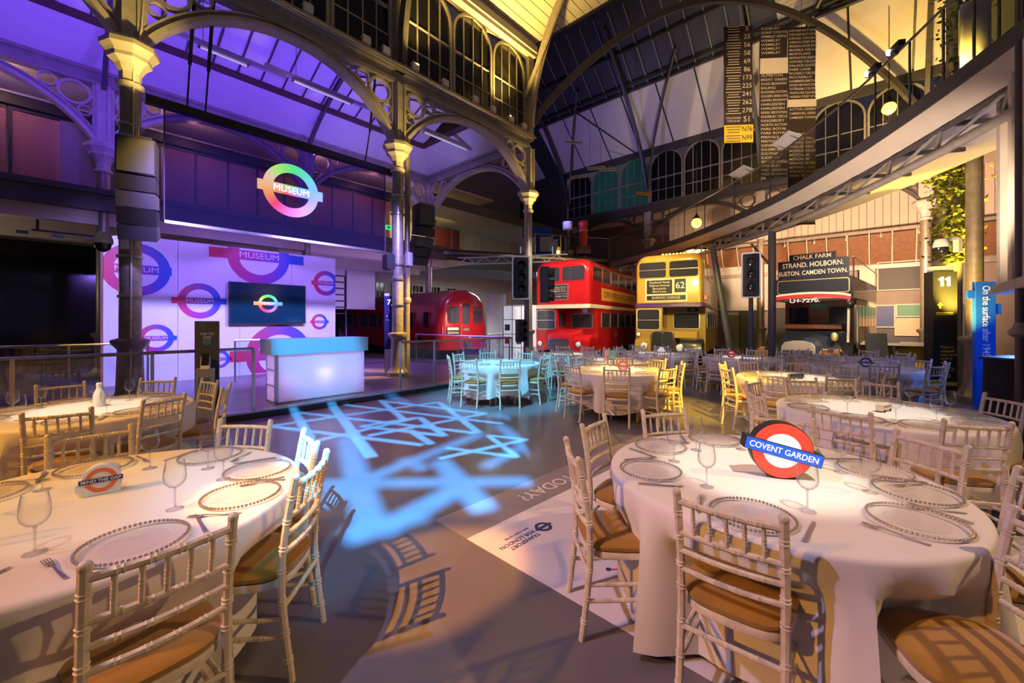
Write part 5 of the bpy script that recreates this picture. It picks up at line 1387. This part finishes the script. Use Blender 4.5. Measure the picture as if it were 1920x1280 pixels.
for k in range(2): obj('panel', MB().box(k * .95, k * .95 + .92, 0, .06, 0, 2.0), 'maroon', t)
obj('rail', MB().box(0, 1.9, -.05, .1, 2.0, 2.08), 'dark_grey', t)
t = thing('gallery_cabinet', 'blue and white cabinet on the far gallery', 'cabinet', (.55, 22.6, 5.15), R(-6))
obj('back', MB().box(0, 1.6, .3, .36, 0, 1.7), 'blue_sign', t)
for k in range(2): obj('door', MB().box(.02 + k * .95, .75 + k * .95, .2, .3, .35, 1.15), 'plaster', t)
obj('light_strip', MB().box(-.1, -.06, .1, .14, 0, .6), 'showcase', t); obj('light_strip', MB().box(1.66, 1.70, .1, .14, 0, .6), 'showcase', t)
for k, (u, v, Y, n_) in enumerate(((1085, 331, 19, 'lowest left'), (1118, 315, 19, 'second'), (1139, 318, 19.5, 'third'), (1075, 267, 18, 'highest'), (1208, 363, 19, 'amber right-hand'))):
    z = HC - (v - HZ) / FPX * Y
    t = thing('street_nameplate', 'small hanging street nameplate before the far windows, the %s one' % n_, 'nameplate', ((u - 960) / FPX * Y, Y, z), R(-20 + 9 * k), 'hanging street nameplates')
    obj('plate', MB().box(-.40, .40, -.01, .01, -.07, .07), 'white' if k < 4 else 'orange_ad', t)
    obj('border', MB().box(-.36, .36, -.014, -.01, -.012, .012), 'black_text', t)
    obj('wire', MB().tube([(-.3, 0, .07), (-.3, 0, 11.2 - z)], .006, 5), 'dark_grey', t)
rib('thin roof tie rod carrying the street nameplates', [(5.7, .55, 11.22), (17.1, .55, 11.22)], .05, .05, 'iron_dark', 'roof_tie')
# gallery stairs behind backdrop edge
t = hthing('metal_rack', 'dark slatted metal rack at the right edge of the backdrop', 'rack', -.15, 4.2, .13)
for k in range(7): obj('slat', MB().box(0, .75, 0, .12, 1.75 + k * .22, 1.79 + k * .22), 'black', t)
for x in (0, .72): obj('upright', MB().box(x, x + .04, 0, .1, 0, 3.3), 'black', t)

# small fittings
for k in range(7):
    s_ = -13.6 + k * 1.25
    t = hthing('track_spotlight', 'small white track spotlight above the brown panels, %s from the right' % bn[k], 'spotlight', 19.2, s_, 5.55, 'track spotlights on the far wall')
    obj('body', MB().lathe([(.05, 0), (.06, .16)], 12, (0, 0, 0), Matrix.Rotation(R(55), 3, 'Y')), 'cream', t, True)
    obj('arm', MB().tube([(0, 0, .05), (0, 0, .22)], .015, 6), 'cream', t)
t = hthing('ceiling_track', 'black pipe rig with three small fittings under the gallery at left', 'light rig', -6.6, 6.3, 3.95)
obj('pipe', MB().tube([(0, 0, .35), (0, 0, 0)], .03, 6).tube([(-.1, 0, .02), (1.0, 0, .02)], .025, 6), 'black', t)
for k in range(3): obj('fitting', MB().box(-.35 + k * .6, -.15 + k * .6, -.06, .06, -.10, -.03), 'dark_grey', t)
t = hthing('wall_speaker', 'small black monitor speaker clamped to the second column', 'loudspeaker', -.32, -.05, 3.0)
obj('cabinet', MB().loft([[(x, y, z) for x, z in rrpoly(-.12, .12, .0, .42, .06)] for y in (-.14, .10)]), 'black', t, True)
obj('bracket', MB().box(.10, .18, -.03, .03, .17, .25), 'dark_grey', t)
t = hthing('exit_sign', 'small green exit sign below the second speaker array', 'sign', 3.6, 6.6, 5.75)
obj('panel', MB().box(0, .45, 0, .05, 0, .2), 'exit_green', t); obj('symbol', MB().box(.06, .20, -.006, 0, .05, .15), 'white', t)
t = thing('lighting_truss', 'pale horizontal lattice truss below the far gallery edge', 'truss', (-.9, 18.6, 4.25), R(-12))
for z in (0, .30): obj('chord', MB().tube([(-1.6, 0, z), (3.4, 0, z)], .03, 6), 'white', t)
for k in range(12): obj('lacing', MB().tube([(-1.6 + k * .41, 0, .3 * (k % 2)), (-1.19 + k * .41, 0, .3 * ((k + 1) % 2))], .018, 6), 'white', t)
# ================================================================ GOBO PROJECTORS: metal plates with cut strips before small lamps
def convex_sub(polys, q):
    # subtract convex quad q (ccw) from convex polys
    out = []
    for p in polys:
        rest = p
        for i in range(len(q)):
            a, b = q[i], q[(i + 1) % len(q)]
            def sd(c): return (b[0] - a[0]) * (c[1] - a[1]) - (b[1] - a[1]) * (c[0] - a[0])
            ins, ous = [], []
            for k in range(len(rest)):
                c, d = rest[k - 1], rest[k]; sc_, sd_ = sd(c), sd(d)
                if (sc_ >= 0) != (sd_ >= 0):
                    t = sc_ / (sc_ - sd_); m = (c[0] + (d[0] - c[0]) * t, c[1] + (d[1] - c[1]) * t); ins.append(m); ous.append(m)
                (ins if sd_ >= 0 else ous).append(d)
            if len(ous) >= 3:
                ar = sum(ous[k - 1][0] * ous[k][1] - ous[k][0] * ous[k - 1][1] for k in range(len(ous)))
                if abs(ar) > 1e-9: out.append(ous)
            rest = ins
            if len(rest) < 3: break
    return out
def gobo(label, L, strips, e, col, rad, dist=.35):
    L = Vector(L)
    pts = [p for s in strips for p in s]
    c = sum(pts, Vector()) / len(pts)
    t = thing('gobo_projector', label, 'projector', L, 0)
    ax = (c - L).normalized(); ux = ax.cross(Vector((0, 0, 1))).normalized(); uy = ux.cross(ax)
    def proj(p):
        r = (p - L); k = dist / r.dot(ax); r = r * k; return (r.dot(ux), r.dot(uy))
    S = .5
    polys = [[(-S, -S), (S, -S), (S, S), (-S, S)]]
    mx_ = 0
    for q in strips:
        Q = [proj(p) for p in q]
        ar = sum(Q[k - 1][0] * Q[k][1] - Q[k][0] * Q[k - 1][1] for k in range(4))
        if ar < 0: Q = Q[::-1]
        mx_ = max([mx_] + [math.hypot(*p) for p in Q])
        polys = convex_sub(polys, Q)
    mb = MB()
    for p in polys: mb.add([ax * dist + ux * x + uy * y for x, y in p], [tuple(range(len(p)))])
    obj('gobo_plate', mb, 'black', t)
    obj('housing', MB().bar(-ax * .5, -ax * .05, .3, .3), 'black', t)
    ang = min(2 * math.degrees(math.atan(mx_ / dist)) + 4, 85)
    s_ = spot('gobo_lamp', L, c, e, col, ang + 4, .55, rad)
    return t
def zs_(pairs, wd, sc_=1 / 3, ou=460, ov=720):
    out = []
    for (x0, y0, x1, y1, k) in pairs:
        p = G(ou + x0 * sc_, ov + y0 * sc_); q = G(ou + x1 * sc_, ov + y1 * sc_)
        d = (q - p).normalized(); n = Vector((-d.y, d.x, 0)) * wd * k / 2
        out.append([p - n, q - n, q + n, p + n])
    return out
sharp = [(100, 241, 1090, 100, 1), (150, 238, 1000, 342, 1), (370, 325, 980, 185, 1), (290, 158, 1300, 275, 1), (268, 140, 372, 312, 1.1), (480, 108, 712, 412, 1.3), (560, 116, 1450, 222, 1), (750, 92, 1352, 165, 1), (650, 236, 1122, 290, 1), (770, 97, 890, 198, 1), (980, 186, 1122, 292, 1), (1090, 102, 1312, 272, 1), (1352, 165, 690, 290, 1), (650, 236, 980, 186, 1), (925, 258, 1050, 338, 1), (1090, 418, 1585, 310, .8), (1585, 311, 1370, 288, .7), (1365, 288, 1532, 410, .7), (1130, 358, 1532, 410, .7)]
blur = [(420, 560, 1600, 545, 1.3), (570, 300, 700, 780, 1.5), (690, 530, 1330, 275, 1.1), (1090, 425, 1350, 710, 1.4), (1290, 540, 740, 830, 1.5), (430, 690, 640, 550, 1.1), (1430, 230, 1750, 490, 1.0), (1340, 470, 1560, 350, .9), (880, 420, 1010, 480, 1), (1400, 170, 1850, 290, .9), (1450, 300, 1860, 300, .8), (560, 860, 1000, 720, 1.6), (800, 60, 920, 110, 1), (430, 620, 600, 580, 1)]
gobo('cyan pattern projector hung high behind the tables, sharp stars', (1.7, -5.4, 6.6), zs_(sharp, .115), 330000, (.07, .47, 1), .0007)
gobo('cyan pattern projector hung high behind the tables, soft stars', (1.2, -5.8, 6.6), zs_(blur, .17), 230000, (.05, .40, 1), .0021)
# ================================================================ DINING
def bamboo(pts, r, knots, n=8, step=.05):
    # tube with paired raised rings at given distances along the path
    P = [Vector(p) for p in pts]; cum = [0]
    for a, b in zip(P, P[1:]): cum.append(cum[-1] + (b - a).length)
    Lt = cum[-1]
    ds = {0.0: 1, Lt: 1}
    k = 0
    while k * step < Lt: ds[round(k * step, 4)] = 1; k += 1
    for q in knots:
        for e in (-.008, 0, .008):
            for dd, s_ in ((-.0035, 1), (0, 1.22), (.0035, 1)):
                if e == 0: continue
                d = q + e + dd
                if 0 < d < Lt: ds[round(d, 4)] = s_
    out, rs = [], []
    for d in sorted(ds):
        i = max(j for j in range(len(cum)) if cum[j] <= d + 1e-9); i = min(i, len(P) - 2)
        t = (d - cum[i]) / (cum[i + 1] - cum[i]); out.append(P[i].lerp(P[i + 1], t)); rs.append(r * ds[d])
    return MB().tube(out, rs, n)
def smoothp(P, n=5):
    P = [Vector(p) for p in P]; out = []
    for i in range(len(P) - 1):
        p0, p1, p2, p3 = P[max(i - 1, 0)], P[i], P[i + 1], P[min(i + 2, len(P) - 1)]
        for k in range(n):
            t = k / n
            out.append(.5 * ((2 * p1) + (p2 - p0) * t + (2 * p0 - 5 * p1 + 4 * p2 - p3) * t * t + (3 * p1 - p0 - 3 * p2 + p3) * t ** 3))
    return out + [P[-1]]
def make_chair():
    t = thing('banquet_chair', 'x', 'chair', (0, 0, 0), 0)
    wp = 'wood_pale'
    post = smoothp([(0, -.235, 0), (0, -.205, .24), (0, -.19, .45), (0, -.205, .66), (0, -.25, .91)])
    mb = bamboo(post, .0165, [.10, .22, .36, .50, .60, .72, .83]); mb.sph((0, -.252, .912), .0185, 8, 6)
    pm_ = mb.mesh('rear_leg', True)
    for x in (-.185, .185):
        o = obj('rear_leg', pm_, wp, t); o.location = (x, 0, 0)
    fm_ = bamboo([(0, .205, 0), (0, .195, .43)], .016, [.06, .16, .27, .37]).mesh('front_leg', True)
    for x in (-.19, .19):
        o = obj('front_leg', fm_, wp, t); o.location = (x, 0, 0)
    def yb(z): return -.19 - .06 * max(0, (z - .45) / .46) ** 1.4
    def rail(z, r=.0115, bow=.02, k=4):
        y = yb(z)
        return bamboo([(-.185 + .37 * i / 8, y - bow * math.sin(PI * i / 8), z) for i in range(9)], r, [.37 * (j + 1) / (k + 1) for j in range(k)], 7)
    obj('top_rail', rail(.872, .0135), wp, t, True)
    for z in (.735, .655, .575): obj('back_rail', rail(z), wp, t, True)
    for k in range(5):
        x = -.123 + .0617 * k; bo = .02 * math.sin(PI * (x + .185) / .37)
        obj('spindle', bamboo([(x, yb(.735) - bo, .735), (x, yb(.872) - bo, .872)], .0085, [.045, .075], 6, .03), wp, t, True)
    sh = [(.20 * sx, sy) for sx, sy in ((-.92, -.20), (.92, -.20), (1.04, .19), (-1.04, .19))]
    def seatloop(z, g, sc_=1.0):
        out = []
        for k in range(28):
            a = 2 * PI * k / 28; c, s_ = math.cos(a), math.sin(a); e = .55
            x = abs(c) ** e * (1 if c > 0 else -1); y = abs(s_) ** e * (1 if s_ > 0 else -1)
            out.append((x * (.198 + g) * (1 + .06 * y) * sc_, y * (.20 + g) * sc_, z))
        return out
    obj('seat_frame', MB().loft([seatloop(.405, -.004), seatloop(.41, .002), seatloop(.435, .004), seatloop(.442, 0)]), wp, t, True)
    obj('cushion', MB().loft([seatloop(.442, -.012), seatloop(.452, .004), seatloop(.470, .008), seatloop(.486, -.012), seatloop(.494, -.05), seatloop(.498, 0, .4), seatloop(.4985, 0, .02)]), 'velvet', t, True)
    for z, y0 in ((.335, -.20), (.20, -.212)): 
        if z > .3: obj('stretcher', bamboo([(-.18, y0, z), (.18, y0, z)], .011, [.09, .18, .27], 7), wp, t, True)
    for x in (-.187, .187):
        obj('stretcher', bamboo([(x, -.212, .20), (x, .2, .20)], .011, [.1, .2, .3], 7), wp, t, True)
        obj('stretcher', bamboo([(x, -.205, .28), (x, .198, .28)], .010, [.1, .2, .3], 7), wp, t, True)
    obj('stretcher', bamboo([(-.19, .2, .24), (.19, .2, .24)], .011, [.1, .19, .28], 7), wp, t, True)
    return t
CH0 = make_chair(); ch_used = [False]
CHPARTS = [(c.name.split('.')[0], c.data, tuple(c.location)) for c in CH0.children]
def chair_at(x, y, rz, label, group):
    if not ch_used[0]:
        ch_used[0] = True; CH0.location = (x, y, 0); CH0.rotation_euler = (0, 0, rz); CH0['label'] = label; CH0['group'] = group; return CH0
    return dup(CH0, (x, y, 0), rz, label, group)

# glass, plate, cutlery, table
def make_glass():
    t = thing('wine_glass', 'x', 'glass', (0, 0, 0), 0)
    obj('foot', MB().lathe([(.034, .0), (.034, .002), (.012, .006), (.005, .012)], 20), 'glass', t, True)
    obj('stem', MB().lathe([(.005, .012), (.0038, .03), (.0038, .085), (.007, .098)], 10), 'stem_glass', t, True)
    obj('bowl', MB().lathe([(.007, .098), (.024, .106), (.039, .125), (.0435, .15), (.041, .18), (.034, .222), (.0335, .222), (.0405, .18), (.0425, .15), (.038, .126), (.023, .108), (1e-4, .101)], 24), 'glass', t, True)
    return t
def make_plate():
    t = thing('charger_plate', 'x', 'plate', (0, 0, 0), 0)
    obj('dish', MB().lathe([(1e-4, .003), (.095, .003), (.102, .007), (.11, .008), (.162, .013)], 48), 'plate_glass', t, True)
    obj('inner_ring', MB().lathe([(.100, .0065), (.102, .0085), (.105, .0085), (.106, .0065)], 48), 'plate_glass', t, True)
    mb = MB()
    for k in range(66):
        a = 2 * PI * k / 66; mb.sph((.163 * math.cos(a), .163 * math.sin(a), .013), .0068, 6, 4)
    o = obj('bead_rim', mb, 'silver', t, True); o['kind'] = 'stuff'
    return t
def make_fork():
    t = thing('fork', 'x', 'fork', (0, 0, 0), 0)
    obj('handle', MB().loft([[(-w_, y, z), (w_, y, z), (w_, y, z + .002), (-w_, y, z + .002)] for y, w_, z in ((-.10, .006, .002), (-.03, .0045, .003), (.02, .0028, .008), (.04, .004, .010))]), 'cutlery', t)
    obj('head', MB().loft([[(-w_, y, z), (w_, y, z), (w_, y, z + .002), (-w_, y, z + .002)] for y, w_, z in ((.038, .004, .010), (.055, .011, .007), (.068, .012, .006))]), 'cutlery', t)
    for k in range(4): obj('tine', MB().bar((-.0105 + .007 * k, .067, .007), (-.0105 + .007 * k, .105, .009), .003, .002), 'cutlery', t)
    return t
def make_knife():
    t = thing('knife', 'x', 'knife', (0, 0, 0), 0)
    obj('handle', MB().loft([[(-w_, y, .001), (w_, y, .001), (w_, y, .007), (-w_, y, .007)] for y, w_ in ((-.11, .007), (-.06, .0065), (0, .005))]), 'cutlery', t)
    obj('blade', MB().prism([(-.006, 0, .003), (.007, 0, .003), (.009, .08, .003), (.004, .11, .003), (-.004, .105, .003)], (0, 0, .0015)), 'cutlery', t)
    return t
PROTO = {}
def inst(kind, maker, x, y, z, rz, label, group):
    if kind not in PROTO:
        PROTO[kind] = o = maker(); o.location = (x, y, z); o.rotation_euler = (0, 0, rz); o['label'] = label; o['group'] = group; return o
    return dup(PROTO[kind], (x, y, z), rz, label, group)
TR, TZ = .84, .76
def cloth_mesh(seed, hem, push=()):
    rn = random.Random(seed); n = 168
    ph = [rn.uniform(0, 6.28) for _ in range(5)]; nf = rn.choice((14, 16))
    secs = []
    def loop(r, z): return [(r * math.cos(2 * PI * k / n), r * math.sin(2 * PI * k / n), z) for k in range(n)]
    mb = MB()
    rows = [loop(r, TZ) for r in (.001, .3, .6, .80)] + [loop(.825, TZ - .002), loop(.838, TZ - .010), loop(.843, TZ - .025)]
    for j in range(1, 15):
        q = j / 14; L_ = []
        for k in range(n):
            th = 2 * PI * k / n
            lo = hem + .10 * (.5 + .5 * math.cos(4 * th + ph[3])) * (1 if hem > .08 else .3)
            f_ = 1 - 1.7 * abs(math.sin(nf * th / 2 + ph[0] + .9 * math.sin(2 * th + ph[1]) + .4 * math.sin(5 * th + ph[4]))) ** .9
            f_ = f_ * (.75 + .35 * math.cos(3 * th + ph[2]))
            r = .843 + .03 * q + (.085 * q ** .75) * f_
            z = TZ - .025 + (lo - TZ + .025) * q
            wv = min(1, max(0, (.66 - z) / .17)); wv = wv * wv * (3 - 2 * wv)
            for (sx_, sy_, rl) in push:
                da = (th - math.atan2(sy_, sx_) + PI) % (2 * PI) - PI
                lat = abs(da) * math.hypot(sx_, sy_); wl = min(1, max(0, (.30 - lat) / .11)); wl = wl * wl * (3 - 2 * wl)
                if rl < r: r += (rl - r) * wl * wv
            L_.append((r * math.cos(th), r * math.sin(th), z))
        rows.append(L_)
    mb.loft(rows, cap=False)
    return mb.mesh('tablecloth', True)
CL = [(1, .035), (5, .12), (9, .10), (12, .15)]
ttop = MB().lathe([(.82, TZ - .03), (.83, TZ - .02), (.83, TZ - .006)], 48).mesh('table_top')
tleg = MB().tube([(.45, 0, TZ - .03), (.58, 0, 0)], .018, 8).mesh('leg')
tbrace = MB().tube([(-.45, 0, TZ - .2), (.45, 0, TZ - .2)], .012, 6).mesh('brace')
ORD = ['nearest the camera', 'second clockwise from the nearest', 'third clockwise from the nearest', 'fourth clockwise from the nearest', 'fifth clockwise from the nearest', 'sixth clockwise from the nearest', 'seventh clockwise from the nearest', 'eighth clockwise from the nearest', 'ninth clockwise from the nearest', 'tenth clockwise from the nearest']
def rank(angs, c):
    # nearest to camera first, then clockwise as seen from above
    base = math.atan2(-c[1], -c[0])
    near = min(range(len(angs)), key=lambda i: abs((angs[i] - base + PI) % (2 * PI) - PI))
    od = sorted(range(len(angs)), key=lambda i: (angs[near] - angs[i]) % (2 * PI))
    return {i: k for k, i in enumerate(od)}
rj = random.Random(21)
def table(nm, c, chairs, variant, settings=None, cutlery=False, plates=True, spin=0.0, pin=7000, pr=.52):
    t = thing('round_table', 'round folding banquet table beneath the cloth of the ' + nm, 'table', (c[0], c[1], 0), spin, 'round banquet tables')
    obj('table_top', ttop, 'wood_brown', t)
    for k in range(4):
        o = obj('leg', tleg, 'steel', t); o.rotation_euler = (0, 0, PI / 4 + k * PI / 2)
    obj('brace', tbrace, 'steel', t)
    push = []
    for ch in chairs:
        fa = ch[2] if len(ch) > 2 else math.atan2(c[1] - ch[1], c[0] - ch[0])
        dx, dy = ch[0] + .25 * math.cos(fa) - c[0], ch[1] + .25 * math.sin(fa) - c[1]
        dx, dy = dx * math.cos(spin) + dy * math.sin(spin), dy * math.cos(spin) - dx * math.sin(spin)
        push.append((dx, dy, max(math.hypot(dx, dy) - (.20 if len(ch) > 2 else .05), .5)))
    cl_ = obj('tablecloth', cloth_mesh(*CL[variant], push), 'cloth'); cl_.location = (c[0], c[1], 0); cl_.rotation_euler = (0, 0, spin)
    tag(cl_, 'long white tablecloth draped over the ' + nm, 'tablecloth', 'white tablecloths')
    angs = [math.atan2(ch[1] - c[1], ch[0] - c[0]) for ch in chairs]
    rk = rank(angs, c)
    for i, ch in enumerate(chairs):
        bx, by = ch[0], ch[1]
        fa = ch[2] if len(ch) > 2 else math.atan2(c[1] - by, c[0] - bx)
        x, y = bx + .25 * math.cos(fa), by + .25 * math.sin(fa)
        chair_at(x, y, fa - PI / 2, 'limewashed bamboo-style chair %s at the %s' % (ORD[rk[i]], nm), 'limewashed banquet chairs')
    sa_ = settings if settings is not None else angs
    rk = rank(sa_, c)
    for i, a in enumerate(sa_):
        px, py = c[0] + .635 * math.cos(a), c[1] + .635 * math.sin(a)
        if plates: inst('plate', make_plate, px, py, TZ + .001, a, 'clear charger plate %s on the %s' % (ORD[rk[i]], nm), 'beaded glass charger plates')
        g = a + .46 + rj.uniform(-.05, .05); gr = .46 + rj.uniform(-.03, .03)
        inst('glass', make_glass, c[0] + gr * math.cos(g), c[1] + gr * math.sin(g), TZ + .001, g, 'clear wine glass %s on the %s' % (ORD[rk[i]], nm), 'stemmed wine glasses')
        if cutlery:
            ux, uy = math.cos(a), math.sin(a); tx, ty_ = -uy, ux; rr = .64
            inst('fork', make_fork, c[0] + ux * rr - tx * .205, c[1] + uy * rr - ty_ * .205, TZ + .001, a + PI / 2 + .15, 'steel fork %s on the %s' % (ORD[rk[i]], nm), 'table forks')
            inst('knife', make_knife, c[0] + ux * rr + tx * .205, c[1] + uy * rr + ty_ * .205, TZ + .001, a + PI / 2 - .12, 'steel knife %s on the %s' % (ORD[rk[i]], nm), 'table knives')
    if pin: spot('table_pinspot', (c[0] + .6, c[1] - 3.4, 8.0), (c[0], c[1] + .05, TZ), pin, (1, .90, .74), 2 * math.degrees(math.atan(pr / 7.2)), .55, .05)
def ringc(c, n, a0, r=1.08, skip=()):
    return [(c[0] + r * math.cos(a0 + 2 * PI * k / n + rj.uniform(-.05, .05)), c[1] + r * math.sin(a0 + 2 * PI * k / n + rj.uniform(-.05, .05))) for k in range(n) if k not in skip]
T1c = (1.42, 2.30)
ch1 = [(.822, 1.575), (.33, 2.26), (.58, 2.905), (1.2, 3.24), (1.98, 3.02), (2.49, 2.45), (2.31, 1.79), (1.81, 1.35, R(163))]
table('COVENT GARDEN table', T1c, ch1, 0, [math.atan2(-.38, -.28), R(177), R(131), R(88), R(50), R(3), R(-25), R(-63)], True, spin=.4)
T2c = (-1.95, 1.95)
ch2 = [(-1.108, 1.32), (-.985, 2.025), (-1.23, 2.50), (-1.87, 2.88), (-2.68, 2.62), (-3.02, 2.0), (-2.7, 1.2), (-1.95, .86)]
table('MIND THE GAP table', T2c, ch2, 0, None, True, spin=2.2, pin=2000, pr=.55)
T3c = (-4.15, 4.0)
ch3 = [(-3.21, 3.80), (-3.54, 3.20), (-3.10, 4.46), (-3.62, 4.92), (-4.35, 5.05), (-5.05, 4.6), (-5.25, 3.9), (-4.85, 3.1)]
table('table beside the grey kiosk', T3c, ch3, 1, None, True, spin=1.0)
T4c = (3.54, 3.95)
ch4 = [(2.60, 3.25), (3.24, 2.86), (4.56, 3.80), (2.42, 4.1), (2.85, 4.85), (3.55, 5.05), (4.25, 4.78), (4.2, 3.0)]
table('toy bus table', T4c, ch4, 1, None, True, spin=.2)
T5c = (4.37, 6.25)
table('toy train table', T5c, ringc(T5c, 9, R(-100)), 2, None, True, spin=.7)
T6c = (6.60, 7.70)
table('purple roundel table', T6c, ringc(T6c, 9, R(-118)), 3, spin=.1)
T7c = (7.85, 9.5)
table('rearmost table below the exhibit desk', T7c, ringc(T7c, 9, R(-125)), 2, spin=.5)
T8c = (1.87, 7.27)
table('central orange roundel table', T8c, ringc(T8c, 8, R(-104)), 1, spin=.35)
T9c = (2.25, 9.1)
table('menu card table', T9c, ringc(T9c, 9, R(-95)), 2, spin=.9)
T10c = (1.45, 10.8)
table('table before the red bus', T10c, ringc(T10c, 9, R(-110)), 3, spin=1.3)
T11c = (3.85, 11.0)
table('table before the gold bus', T11c, ringc(T11c, 9, R(-100)), 1, spin=.2)
T12c = (-.26, 8.6)
table('cyan-lit table beside the stage', T12c, ringc(T12c, 8, R(-75)), 2, spin=.0, pin=900)
T13c = (5.45, 9.7)
table('table before the leaning post', T13c, ringc(T13c, 9, R(-112)), 3, spin=.6)

# centrepieces
def tabled(u, v): return G(u, v, TZ)
def circ(r, y, n=40, cx=0, cz=0): return [(cx + r * math.cos(2 * PI * k / n), y, cz + r * math.sin(2 * PI * k / n)) for k in range(n)]
p_ = (1.46, 2.22)
cg = thing('roundel_lightbox', 'red and blue COVENT GARDEN roundel lightbox leaning on its table', 'sign', (p_[0], p_[1], TZ + .002), R(-16))
rr = .150; zc = rr + .001
piv = obj('drum', MB().ring(circ(rr, 0, 40, 0, zc), circ(rr - .006, 0, 40, 0, zc), (0, .075, 0)).prism(circ(rr - .004, .006, 40, 0, zc), (0, .06, 0)), 'black', cg)
obj('red_ring', MB().ring(circ(rr - .004, -.004, 40, 0, zc), circ(.092, -.004, 40, 0, zc), (0, .008, 0)), 'lightbox_red', cg)
obj('white_disc', MB().prism(circ(.094, -.002, 40, 0, zc), (0, .006, 0)), 'lightbox_white', cg)
ca, sa2 = math.cos(R(-13)), math.sin(R(-13))
def rot2(x, z): return (x * ca - z * sa2, z * ca + x * sa2 + zc)
def barp(hx, hz, y): return [(rot2(x, z)[0], y, rot2(x, z)[1]) for x, z in ((-hx, -hz), (hx, -hz), (hx, hz), (-hx, hz))]
obj('bar_box', MB().prism(barp(.188, .034, -.018), (0, .085, 0)), 'black', cg)
obj('blue_bar', MB().prism(barp(.184, .031, -.021), (0, .004, 0)), 'lightbox_blue', cg)
text('lettering', 'COVENT GARDEN', .045, 'lightbox_white', cg, (0, -.0225, zc), (PI / 2, -R(-13), 0), width=.33, bold=.012)
mg = thing('roundel_block', 'white cut-out block with orange MIND THE GAP roundel', 'centrepiece', (-2.02, 2.02, TZ + .002), R(42))
obj('block', MB().prism([(p[0], 0, p[1]) for p in [(-.06, 0), (.07, 0), (.075, .05)] + arcpts(0, .075, .068, -5, 185, 16) + [(-.09, .06), (-.09, .03)]], (0, .06, 0)), 'white_gloss', mg)
obj('ring', MB().ring(circ(.058, -.003, 32, 0, .072), circ(.040, -.003, 32, 0, .072), (0, .003, 0)), 'orange_red', mg)
obj('bar', MB().box(-.078, .078, -.006, -.002, .061, .083), 'navy', mg)
text('lettering', 'MIND THE GAP', .021, 'white', mg, (0, -.0075, .072), FRONT, width=.14, bold=.012)
p_ = tabled(186, 762)
t = thing('white_figure', 'small white bottle-shaped centrepiece on the table beside the kiosk', 'centrepiece', p_, 0)
obj('body', MB().lathe([(.045, 0), (.048, .02), (.046, .12), (.03, .16), (.022, .18), (.022, .21)], 16), 'white_gloss', t, True); obj('cap', MB().lathe([(.024, .21), (.024, .235), (.01, .24)], 12), 'white', t, True)
def toybus(label, p, rz, m, L_=.20):
    t = thing('toy_bus', label, 'toy', p, rz)
    obj('body', MB().loft([[(x, y, z) for y, z in rrpoly(-.03, .03, .015, .075, .012)] for x in (-L_ / 2, L_ / 2)]), m, t, True)
    for x in (-L_ * .32, L_ * .32):
        for y in (-.028, .028): obj('wheel', MB().lathe([(.014, -.004), (.014, .004)], 12, (x, y, .014), Matrix.Rotation(PI / 2, 3, 'X')), 'black', t)
    obj('window_strip', MB().box(-L_ * .45, L_ * .45, -.0315, .0315, .045, .062), 'bus_glass', t)
toybus('small cream toy bus on its pool-lit table', tabled(1657, 771), R(30), 'cream_band')
toybus('small dark toy train on its pool-lit table', tabled(1493, 710), R(12), 'bus_black', .22)
def minir(label, p, rz, ring, base='white_gloss', s_=1.0):
    t = thing('mini_roundel', label, 'centrepiece', p, rz)
    obj('base', MB().box(-.06 * s_, .06 * s_, -.02, .02, 0, .02), base, t)
    obj('disc', MB().prism(circ(.07 * s_, 0, 28, 0, .08 * s_), (0, .012, 0)), base, t)
    obj('ring', MB().ring(circ(.07 * s_, -.004, 28, 0, .08 * s_), circ(.046 * s_, -.004, 28, 0, .08 * s_), (0, .004, 0)), ring, t)
    obj('bar', MB().box(-.09 * s_, .09 * s_, -.008, -.004, .08 * s_ - .014, .08 * s_ + .014), ring, t)
minir('small orange roundel centrepiece on the central table', tabled(1168, 697), R(-10), 'orange_red', s_=1.3)
minir('small purple roundel centrepiece on a white card', tabled(1623, 690), R(-30), 'navy', s_=1.3)
minir('small red roundel centrepiece on the table before the leaning post', tabled(1371, 672), R(-20), 'rail_red', s_=1.3)
minir('tiny white roundel centrepiece on the table before the gold bus', tabled(1240, 663.5), R(-10), 'white', s_=1.2)
t = thing('menu_card', 'folded pink and green menu card on the table behind the central one', 'card', (2.15, 9.05, TZ + .002), R(15))
obj('leaf', MB().prism([(-.13, -.02, 0), (0, .04, 0), (0, .04, .22), (-.13, -.02, .22)], (0, .003, 0)), 'card_pink', t)
obj('leaf', MB().prism([(0, .04, 0), (.13, -.02, 0), (.13, -.02, .22), (0, .04, .22)], (0, .003, 0)), 'card_green', t)
